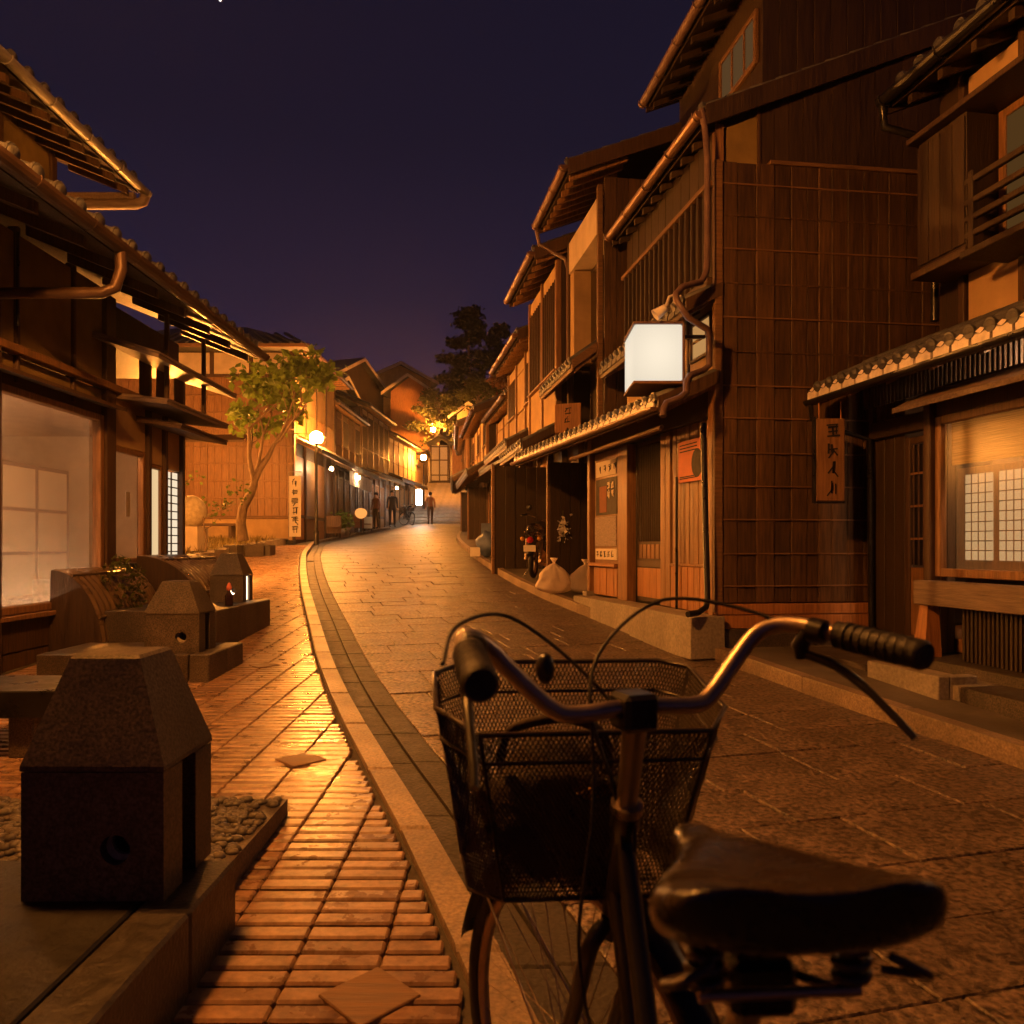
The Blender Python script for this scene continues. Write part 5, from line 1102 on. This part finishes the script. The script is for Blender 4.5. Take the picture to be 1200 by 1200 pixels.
# ---------------------------------------------------------------- far end: steps, walls, gatehouse, hillside houses, trees
st = struct('steps', (-4, 40, 2.4))
for k in range(14): piece('step', m_granlt, st, (-4.0, 40.4+k*.72+.4, 2.35+k*.215-.2), (3.0, .9, .6))
t = thing('retaining_wall', 'long plastered wall climbing beside the far steps', 'wall', (-5.9, 45, 3))
for k in range(4): piece('wall_panel', m_plaster, t, (-5.75, 44.9+k*1.8, 4.5+k*.5), (.3, 1.79, 2.6)); piece('wall_coping', m_tile, t, (-5.75, 44.9+k*1.8, 5.86+k*.5), (.6, 1.79, .12))
t = thing('retaining_wall', 'stone wall on the right side of the far steps', 'wall', (-2.2, 45, 3))
for k in range(5): piece('wall_panel', m_granlt, t, (-2.25, 40.9+k*1.8, 3.4+k*.5), (.3, 1.79, 2.2)); piece('wall_coping', m_tile, t, (-2.25, 40.9+k*1.8, 4.56+k*.5), (.55, 1.79, .12))
t = thing('gatehouse', 'small white gatehouse with pale tiled roof at the top of the steps', 'building', (-4.2, 52, 4.6))
piece('wall', m_white, t, (-4.85, 52.0, 6.55), (1.25, 1.2, 2.7)); piece('gate_post', m_orange, t, (-3.65, 51.6, 6.6), (.7, .4, 2.6)); piece('gate_cap', m_tile, t, (-3.65, 51.6, 8.0), (1.3, .9, .16))
for x in (-5.42, -4.85, -4.28): piece('wall_post', m_post, t, (x, 51.37, 6.55), (.09, .06, 2.7))
for z in (5.9, 6.9, 7.8): piece('wall_rail', m_post, t, (-4.85, 51.36, z), (1.25, .05, .08))
b = MB(); b.prism([(-5.7, 51.0, 7.95), (-4.85, 51.0, 8.5), (-4.0, 51.0, 7.95), (-4.0, 51.0, 8.05), (-4.85, 51.0, 8.62), (-5.7, 51.0, 8.05)], (0, 2.2, 0)); b.build('gable_roof', m_tile, t)
b = MB(); b.prism([(-3.1, 51.2, 6.9), (-1.2, 51.2, 8.2), (-1.2, 51.2, 8.32), (-3.1, 51.2, 7.02)], (0, 3, 0)); b.build('roof', m_white, t); piece('wall', m_plasterw, t, (-2.1, 52.6, 6.3), (1.7, 1.5, 1.7))
def gable_house(x, y, z, w, d, h, rh, label, wm, rz=0):
    t = thing('hillside_house', label, 'house', (x, y, z)); Mr = Matrix.Translation((x, y, z)) @ Matrix.Rotation(rz, 4, 'Z')
    def T(p): return Mr @ Vector(p)
    b = MB(); b.prism([T((-w/2, -d/2, -3)), T((w/2, -d/2, -3)), T((w/2, -d/2, h)), T((0, -d/2, h+rh*.92)), T((-w/2, -d/2, h))], T((0, d, 0))-T((0,0,0))); b.build('wall', wm, t)
    for q in (-1, 1):
        b = MB(); b.prism([T((0, -d/2-.5, h+rh)), T((q*(w/2+.6), -d/2-.5, h-.25)), T((q*(w/2+.6), -d/2-.5, h-.10)), T((0, -d/2-.5, h+rh+.16))], T((0, d+1, 0))-T((0,0,0))); b.build('roof', m_tile, t)
        b = MB(); b.prism([T((0, -d/2-.56, h+rh-.14)), T((q*(w/2+.62), -d/2-.56, h-.38)), T((q*(w/2+.62), -d/2-.56, h-.14)), T((0, -d/2-.56, h+rh+.12))], T((0, .05, 0))-T((0,0,0))); b.build('barge_board', m_plasterw, t)
    return t
gable_house(-7.6, 62, 11.0, 3.0, 5, 2.2, 1.15, 'hillside house with bright orange gable above the street', m_orange, R(-8))
gable_house(-9.9, 66, 12.4, 5.0, 6, 2.4, 1.3, 'larger hillside house with ochre gable behind the orange one', m_plaster, R(14))
gable_house(-15.0, 60, 10.5, 7.5, 7, 3.0, 1.9, 'wide dark roofed hillside house above the left row', m_boardd, R(70))
gable_house(-14.5, 50, 8.0, 7.0, 7, 2.3, 1.7, 'dark roofed house behind the left row rooftops', m_boardd, R(82))
gable_house(-3.2, 58, 9.6, 1.7, 3, 1.2, .8, 'tiny gabled roof among the maple branches', m_plaster, 0)
def big_tree(x, y, z, h, w, label, lm, n, seed, conical=True, tr=.22, size=.45, name='pine_tree'):
    r_ = random.Random(seed); t = thing(name, label, 'tree', (x, y, z), None); b = MB(); b.tube([(x, y, z-1), (x+.1, y, z+h*.4), (x, y+.1, z+h*.95)], [tr, tr*.7, .03], 9); lf = MB(); nb = 34 if conical else 24
    for k in range(nb):
        q = r_.uniform(.18, 1.0); a = r_.uniform(0, 6.28); rr = (w*(1.06-q)**.75 if conical else w*math.sin(math.pi*min(.97, q*.8+.15)))*r_.uniform(.55, 1.0); z0 = z+h*q; p1 = Vector((x+rr*math.cos(a), y+rr*math.sin(a), z0+(-.05*rr if conical else .25*rr)))
        b.tube([(x, y, z0-.2*rr), (Vector((x, y, z0))+p1)*.5+Vector((0,0,.1*rr)), p1], [.06, .04, .015], 5, cap=False)
        for m__ in range(n//nb):
            f_ = r_.uniform(.25, 1.08)**.7; c = Vector((x, y, z0))*(1-f_)+p1*f_+Vector((r_.gauss(0,.28), r_.gauss(0,.28), r_.gauss(0,.16)))*(w*.28); leafquad(lf, c, r_.uniform(.5, 1)*size, r_, .1)
    b.build('trunk', m_bark, t); lf.build('crown', lm, t); return t
big_tree(-4.0, 70, 12.5, 10.5, 4.2, 'tall dark pine rising above the far end of the street', m_leafd, 5200, 2, size=.5)
big_tree(-1.2, 74, 13.0, 9.2, 3.6, 'second dark pine beside the tall one', m_leafd, 3600, 5, size=.5)
big_tree(-2.4, 55, 6.6, 6.2, 3.4, 'spreading maple lit from below near the top of the steps', m_leafm, 4200, 8, False, size=.24, name='maple_tree')
big_tree(-5.6, 57, 7.6, 5.0, 2.8, 'rounded bush tree between the steps and the orange gable', m_leafm, 3000, 12, False, size=.24, name='maple_tree')
big_tree(-.2, 50, 5.0, 8.0, 3.2, 'tree with rust tinted leaves behind the right row', leaf_mat('rusty leaf', (.13, .06, .02)), 3000, 15, False, size=.24, name='maple_tree')
t = MB().sphere((-900*342/900*1.0, 900, CAMZ+900*.7108), 1.3, 10, 6).build('star', emat('star light', (1, .95, .85), 3.0), kind='structure')
# ---------------------------------------------------------------- the parked bicycle
C = P(745, 828, .98)                                                   # handlebar clamp
th = R(20); tw = R(34); wf = Vector((-math.sin(tw), math.cos(tw), 0)); wr = Vector((math.cos(tw), math.sin(tw), 0)); sf = Vector((-math.sin(th), math.cos(th), 0)); sr = Vector((math.cos(th), math.sin(th), 0)); UP = Vector((0,0,1))
hb = R(6); bf = Vector((-math.sin(hb), math.cos(hb), 0)); br = Vector((math.cos(hb), math.sin(hb), 0))
BK = thing('bicycle', 'black city bicycle with wire mesh basket parked at the kerb', 'bicycle', (.24, .75, gz(.75)-.03))
S_ = lambda r_, f_, z: C + sr*r_ + sf*f_ + UP*z                         # steering frame
B_ = lambda r_, f_, z: Vector((C.x, C.y, 0)) + br*r_ + bf*f_ + UP*z     # bicycle frame (z from the datum)
def bez(pts, n=6):
    pts = [Vector(p) for p in pts]; out = []
    for i in range(len(pts)-1):
        p0, p1, p2, p3 = pts[max(i-1,0)], pts[i], pts[i+1], pts[min(i+2, len(pts)-1)]
        for k in range(n):
            t = k/n; out.append(.5*((2*p1)+(p2-p0)*t+(2*p0-5*p1+4*p2-p3)*t*t+(3*p1-p0-3*p2+p3)*t**3))
    out.append(pts[-1]); return out
half = [(0,0,0), (.085,.0,-.004), (.115,.004,.006), (.158,.013,.046), (.193,.013,.082), (.218,.0,.096), (.236,-.030,.098), (.246,-.07,.093), (.269,-.18,.078)]
bar = MB(); bar.tube(bez([S_(-r_, f_, z) for r_, f_, z in half[::-1]] + [S_(*q) for q in half[1:]], 6), .0112, 14); bar.build('handlebar', m_steel, BK)
for q in (-1, 1):
    g = [S_(q*0.2460, -.083, .091), S_(q*0.2490, -.092, .0905), S_(q*0.2550, -.125, .087), S_(q*0.2640, -.165, .082), S_(q*0.2695, -.192, .078), S_(q*0.2700, -.197, .0775)]
    gm = MB().tube(g, [.0175, .0158, .0165, .0172, .0185, .0150], 18).build('grip', m_rubber, BK)
    rg = MB()
    for k in range(9): c = g[1].lerp(g[4], (k+.5)/9); rg.tube([c-(g[4]-g[1]).normalized()*.0028, c+(g[4]-g[1]).normalized()*.0028], .0185, 16)
    rg.build('grip_ribs', m_rubber, gm)
    br_ = MB().tube([S_(q*0.2330, -.050, .095), S_(q*0.2390, -.068, .092)], .0165, 14).build('brake_clamp', m_black, BK)
    MB().tube([S_(q*0.2330, -.045, .090), S_(q*0.2330, -.030, .072), S_(q*0.2370, -.030, .055)], [.010, .012, .010], 10).build('lever_body', m_black, br_)
    MB().tube(bez([S_(q*0.2370, -.034, .060), S_(q*0.2470, -.072, .052), S_(q*0.2570, -.115, .030), S_(q*0.2670, -.165, -.008), S_(q*0.2710, -.180, -.022)], 5), [.0065]*6+[.0058]*5+[.0052]*5+[.0048]*5, 10).build('brake_lever', m_black, br_)
# gear shifter knob
MB().sphere(S_(-.10, .06, .045), .016, 12, 8, (.8, .8, 1.3)).build('basket_clip', m_black, BK)
# cables
MB().tube(bez([S_(.262, -.030, .072), S_(.22, .05, .11), S_(.12, .13, .125), S_(.02, .13, .06), S_(-.02, .09, -.02), S_(.0, .05, -.14), S_(.01, .04, -.30)], 8), .0028, 7).build('brake_cable', m_rubber, BK)
MB().tube(bez([S_(-.262, -.030, .072), S_(-.20, .12, .10), S_(-.10, .19, .10), S_(-.01, .12, .02), S_(.02, .05, -.06), S_(.015, .03, -.2)], 8), .0028, 7).build('brake_cable', m_rubber, BK)
MB().tube(bez([S_(-.06, .005, -.01), S_(-.07, -.02, -.12), S_(-.085, -.01, -.28), S_(-.06, .0, -.42)], 6), .0025, 6).build('gear_cable', m_rubber, BK)
# stem, head tube, fork
ax = (bf*.345 - UP).normalized()                                         # steering axis pointing down
cl = MB(); Mx = Matrix((sr, sf, UP)).transposed().to_4x4(); Mx.translation = C; cl.cbox(-.024, .024, -.022, .030, -.030, .018, .006, Mx); cl.build('stem_clamp', m_black, BK)
hz_ = lambda t: C + ax*t + bf*(-.004)
MB().tube([hz_(.015), hz_(.08), hz_(.22)], [.0165, .0145, .0135], 14).build('stem', m_steel, BK)
MB().tube([hz_(.16), hz_(.18), hz_(.185), hz_(.30), hz_(.305), hz_(.325)], [.0205, .0205, .0175, .0175, .021, .021], 16).build('head_tube', m_black, BK)
MB().tube([hz_(.145), hz_(.158)], .022, 16).build('headset_ring', m_steel, BK)
hub = hz_(.655) + wf*.055; hub.z = gz(1.2)-.05+.325
crown = hz_(.335); fkm = MB().tube([crown, crown+ax*.03], .021, 12).build('fork_crown', m_black, BK)
for q in (-1, 1): MB().tube(bez([crown+wr*q*.020+ax*.01, crown+wr*q*.045+ax*.045, crown.lerp(hub, .55)+wr*q*.05-wf*.012, hub+wr*q*.052], 6), [.0125]*10+[.0115]*5+[.0095]*4, 10).build('fork_leg', m_black, BK)
Mw = Matrix((wf, -wr, UP)).transposed().to_4x4()
wheel(BK, hub, .325, .0175, Mw, 'front_wheel', 36)
def fender(c, fwd, side, a0, a1, Rr, nm):
    vs, fs_ = [], []; n = 30; m = 7
    for i in range(n+1):
        a = a0+(a1-a0)*i/n
        for k in range(m):
            w_ = (k/(m-1)-.5)*2; rr = Rr-.012*w_*w_; vs.append(c+fwd*(rr*math.cos(a))+UP*(rr*math.sin(a))+side*(w_*.027))
    for i in range(n):
        for k in range(m-1): fs_.append((i*m+k, i*m+k+1, (i+1)*m+k+1, (i+1)*m+k))
    fm = MB().add(vs, fs_, True).build(nm, m_black, BK)
    for q in (-1, 1):
        for a in ((a0*.82+a1*.18), (a0*.1+a1*.9)): MB().tube([c+side*q*.05, c+fwd*((Rr-.012)*math.cos(a))+UP*((Rr-.012)*math.sin(a))+side*q*.027], .0026, 6).build('fender_stay', m_steel, fm)
    return fm
fender(hub, wf, wr, R(12), R(168), .345, 'front_fender')
# saddle
SP = Vector((.193, .575, .0)); SZ = .912; sh_ = R(4); s_f = Vector((-math.sin(sh_), math.cos(sh_), 0)); s_r = Vector((math.cos(sh_), math.sin(sh_), 0)); vs, fs_ = [], []
prof = [(-.085, .056, .034), (-.080, .090, .047), (-.055, .104, .052), (-.02, .100, .052), (.02, .080, .052), (.06, .056, .052), (.10, .038, .052), (.14, .031, .056), (.175, .027, .054), (.195, .022, .050), (.203, .012, .036)]
NR = 22
for (f_, hw, dp) in prof:
    for k in range(NR):
        a = 2*math.pi*k/NR; ca, sa = math.cos(a), math.sin(a)
        x = hw*math.copysign(abs(ca)**.62, ca)*(1.0 if sa < 0 else 1)
        z = (.5+.5*math.copysign(abs(sa)**.60, sa))*dp - dp
        if sa > 0 and abs(ca) < .5 and f_ < .05: z -= .006*(1-abs(ca)/.5)
        z += -.010*(f_ > .12) + .016*max(0, -f_/.085)*(.4+.6*abs(ca)) - .15*f_
        vs.append(Vector((SP.x, SP.y, SZ)) + s_f*f_ + s_r*x + UP*z)
for i in range(len(prof)-1):
    for k in range(NR): fs_.append((i*NR+k, i*NR+(k+1)%NR, (i+1)*NR+(k+1)%NR, (i+1)*NR+k))
fs_ += [tuple(range(NR)), tuple(range((len(prof)-1)*NR, len(prof)*NR))]
sd = MB().add(vs, fs_, True).build('saddle', m_leather, BK)
md = sd.modifiers.new('s', 'SUBSURF'); md.levels = 2; md.render_levels = 2
SS = lambda r_, f_, z: Vector((SP.x, SP.y, SZ)) + s_r*r_ + s_f*f_ + UP*z
for q in (-1, 1):
    sp = []; n = 64
    for i in range(n+1):
        a = 2*math.pi*4*i/n; sp.append(SS(q*.055+.0115*math.cos(a), -.015+.0115*math.sin(a), -.082+.040*i/n))
    MB().tube(sp, .0036, 7).build('saddle_spring', m_dsteel, sd)
    MB().tube(bez([SS(q*.055, -.015, -.084), SS(q*.045, .005, -.094), SS(q*.022, .05, -.098), SS(q*.018, .12, -.084), SS(q*.010, .17, -.074)], 6), .0038, 8).build('saddle_rail', m_dsteel, sd)
    MB().tube(bez([SS(q*.062, -.055, -.042), SS(q*.085, -.060, -.052), SS(q*.092, -.04, -.064), SS(q*.070, -.028, -.066)], 6), .0035, 7).build('spring_loop', m_dsteel, sd)
MB().tube([SS(-.06, -.018, -.086), SS(.06, -.018, -.086)], .0045, 8).build('saddle_bridge', m_steel, sd)
b = MB(); Mx = Matrix((s_r, s_f, UP)).transposed().to_4x4(); Mx.translation = SS(0, .03, -.10); b.cbox(-.026, .026, -.025, .025, -.022, .022, .006, Mx); b.build('saddle_clamp', m_black, sd)
sp0 = SS(0, .03, -.10); bbk = Vector((SP.x-.045, SP.y+.25, .27)); sdir = (bbk-sp0).normalized()
MB().tube([sp0, sp0+sdir*.16], .0127, 12).build('seat_post', m_steel, BK); MB().tube([sp0+sdir*.12, bbk], .0155, 12).build('seat_tube', m_black, BK)
MB().tube(bez([hz_(.29), hz_(.29)-bf*.10-UP*.16, bbk+bf*.12+UP*.05, bbk], 8), .0185, 14).build('down_tube', m_black, BK)
MB().tube(bez([hz_(.20), hz_(.20)-bf*.12-UP*.20, sp0+sdir*.36+bf*.08, sp0+sdir*.36], 8), .0145, 12).build('top_tube', m_black, BK)
rh = Vector((SP.x+.035, SP.y-.30, gz(.3)-.05+.325)); Mr = Matrix((s_f, -s_r, UP)).transposed().to_4x4()
wheel(BK, rh, .325, .0175, Mr, 'rear_wheel', 36); fender(rh, s_f, s_r, R(10), R(190), .345, 'rear_fender')
for q in (-1, 1):
    MB().tube([bbk+s_r*q*.03, rh+s_r*q*.055], .0085, 8).build('chain_stay', m_black, BK); MB().tube([sp0+sdir*.16+s_r*q*.015, rh+s_r*q*.055], .0075, 8).build('seat_stay', m_black, BK)
    MB().tube(bez([sp0+sdir*.18+s_r*q*.02, rh+UP*.375+s_f*.18+s_r*q*.06, rh+UP*.375-s_f*.20+s_r*q*.06], 6), .005, 8).build('rack_bar', m_steel, BK); MB().tube([rh+UP*.375-s_f*.12+s_r*q*.06, rh+s_r*q*.06], .0045, 8).build('rack_stay', m_steel, BK)
    MB().tube([rh+s_r*q*.065+s_f*.02, rh+s_r*q*.12+s_f*.05-UP*(rh.z-gz(.3)+.06)], .008, 8).build('stand_leg', m_steel, BK)
    MB().tube([bbk+s_r*q*.04, bbk+s_r*q*.05+s_f*.12*q-UP*.12*q, bbk+s_r*q*.07+s_f*.12*q-UP*.12*q], .008, 8).build('crank', m_steel, BK)
    cpd = bbk+s_r*q*.11+s_f*.12*q-UP*.12*q; piece('pedal', m_black, BK, cpd, (.09, .07, .022), 0)
for k in range(3): MB().tube([rh+UP*.375+s_f*(.1-.12*k)-s_r*.06, rh+UP*.375+s_f*(.1-.12*k)+s_r*.06], .004, 7).build('rack_bar', m_steel, BK)
MB().tube([bbk-s_r*.05, bbk+s_r*.05], .02, 14).build('bottom_bracket', m_black, BK)
cg = MB(); Mq = Matrix((s_f, -s_r, UP)).transposed().to_4x4(); cg.torus(bbk+s_r*.045, .085, .005, 36, 6, Mq); cg.build('chain_ring', m_steel, BK)
b = MB(); Mx = Matrix((s_r, s_f, UP)).transposed().to_4x4(); Mx.translation = SS(.0, -.03, -.15); b.cbox(-.04, .04, -.006, .006, -.022, .022, .004, Mx); b.build('rear_reflector', mat('dull red reflector', (.16, .03, .02), .4, bump=0), BK)
# basket (wire mesh)
top = [Vector(p) for p in ((-.045, 1.075, .885), (.288, 1.105, .885), (.330, 1.19, .90), (.315, 1.37, .935), (.27, 1.43, .938), (-.09, 1.40, .938), (-.135, 1.33, .93), (-.115, 1.16, .905))]
bot = [Vector(p) for p in ((-.012, 1.115, .635), (.225, 1.13, .635), (.245, 1.17, .632), (.235, 1.30, .632), (.21, 1.335, .632), (-.055, 1.32, .632), (-.085, 1.29, .632), (-.065, 1.16, .632))]
bk = MB(); wires = MB(); n8 = 8
tl = top+[top[0]]; bl_ = bot+[bot[0]]
bs = MB().tube(tl, .0042, 8, cap=False).build('basket_rim', m_wire, BK)
MB().tube(bl_, .0032, 8, cap=False).build('basket_base_rim', m_wire, bs)
per = [0]
for a, b in zip(tl, tl[1:]): per.append(per[-1]+(b-a).length)
def ring(loop, s):
    s = s % per[-1]
    for i in range(n8):
        if s <= per[i+1]: t = (s-per[i])/(per[i+1]-per[i]); return loop[i].lerp(loop[i+1], t)
NW = 190; dv = .010
for i in range(NW):
    for sg in (-1, 1):
        pts = []
        for k in range(6):
            t = k/5; s = per[-1]*i/NW + sg*t*.16; pts.append(ring(tl, s).lerp(ring(bl_, s), t))
        wires.tube(pts, .00125, 3, cap=False, smooth=False)
o = wires.build('basket_mesh', m_wire, bs, kind='stuff')
for (a, b) in ((0, 0), (1, 1), (3, 3), (6, 6)): MB().tube([top[a], bot[b]], .003, 7).build('basket_wire', m_wire, bs)
for tt in (.17,): MB().tube([tl[i].lerp(bl_[i], tt) for i in range(9)], .0030, 7, cap=False).build('basket_wire', m_wire, bs)
fl = MB()
for i in range(16): fl.tube([bot[0].lerp(bot[1], i/15)+Vector((0,.01,0)), bot[5].lerp(bot[4], i/15)-Vector((0,.005,0))], .0014, 4)
for i in range(12): fl.tube([bot[0].lerp(bot[5], (i+.5)/12), bot[1].lerp(bot[4], (i+.5)/12)], .0014, 4)
fl.build('basket_floor', m_wire, bs, kind='stuff')
MB().tube([hz_(.12)+bf*.015, bot[0].lerp(bot[1], .5).lerp(top[0].lerp(top[1], .5), .7)], .008, 8).build('basket_bracket', m_black, bs)
t = thing('cloth_bag', 'dark cloth bag lying inside the bicycle basket', 'bag', (.08, 1.24, .64))
b = MB(); b.sphere((.075, 1.225, .735), .125, 26, 18, (.95, .62, .88), lambda d: 1+.07*math.sin(5*d.x+3*d.z)+.05*math.sin(9*d.z+4*d.y)+.03*math.sin(17*d.x)); b.build('bag_body', m_bag, t)
MB().tube(bez([(-.02, 1.2, .81), (-.0, 1.17, .87), (.08, 1.16, .89), (.14, 1.18, .86), (.15, 1.2, .80)], 6), .008, 7).build('strap', m_bag, t)
MB().prism([P(676, 930, 1.105), P(700, 920, 1.105), P(732, 912, 1.105), P(733, 925, 1.105), P(690, 938, 1.105)], (0, .003, 0)).build('bag_label', m_yellow, t)
# more parked bicycles far up the street
copy_tree(BK, Matrix.Translation((-5.1, 38.2, gz(38.2)-.03)) @ Matrix.Rotation(R(25), 4, 'Z'), 'distant bicycle parked on the left before the steps')

# ---------------------------------------------------------------- thin haze volume added for a lens-like glow around the lamps
hz = MB(); hz.box(-60, 60, -8, 110, -3, 40)
hm = bpy.data.materials.new('haze'); hm.use_nodes = True; N = hm.node_tree.nodes; N.clear()
ho = N.new('ShaderNodeOutputMaterial'); hv = N.new('ShaderNodeVolumePrincipled'); hv.inputs['Color'].default_value = (.9, .88, .86, 1); hv.inputs['Density'].default_value = .00042; hv.inputs['Anisotropy'].default_value = .82
hm.node_tree.links.new(hv.outputs[0], ho.inputs['Volume'])
hz.build('haze', hm, kind='stuff')
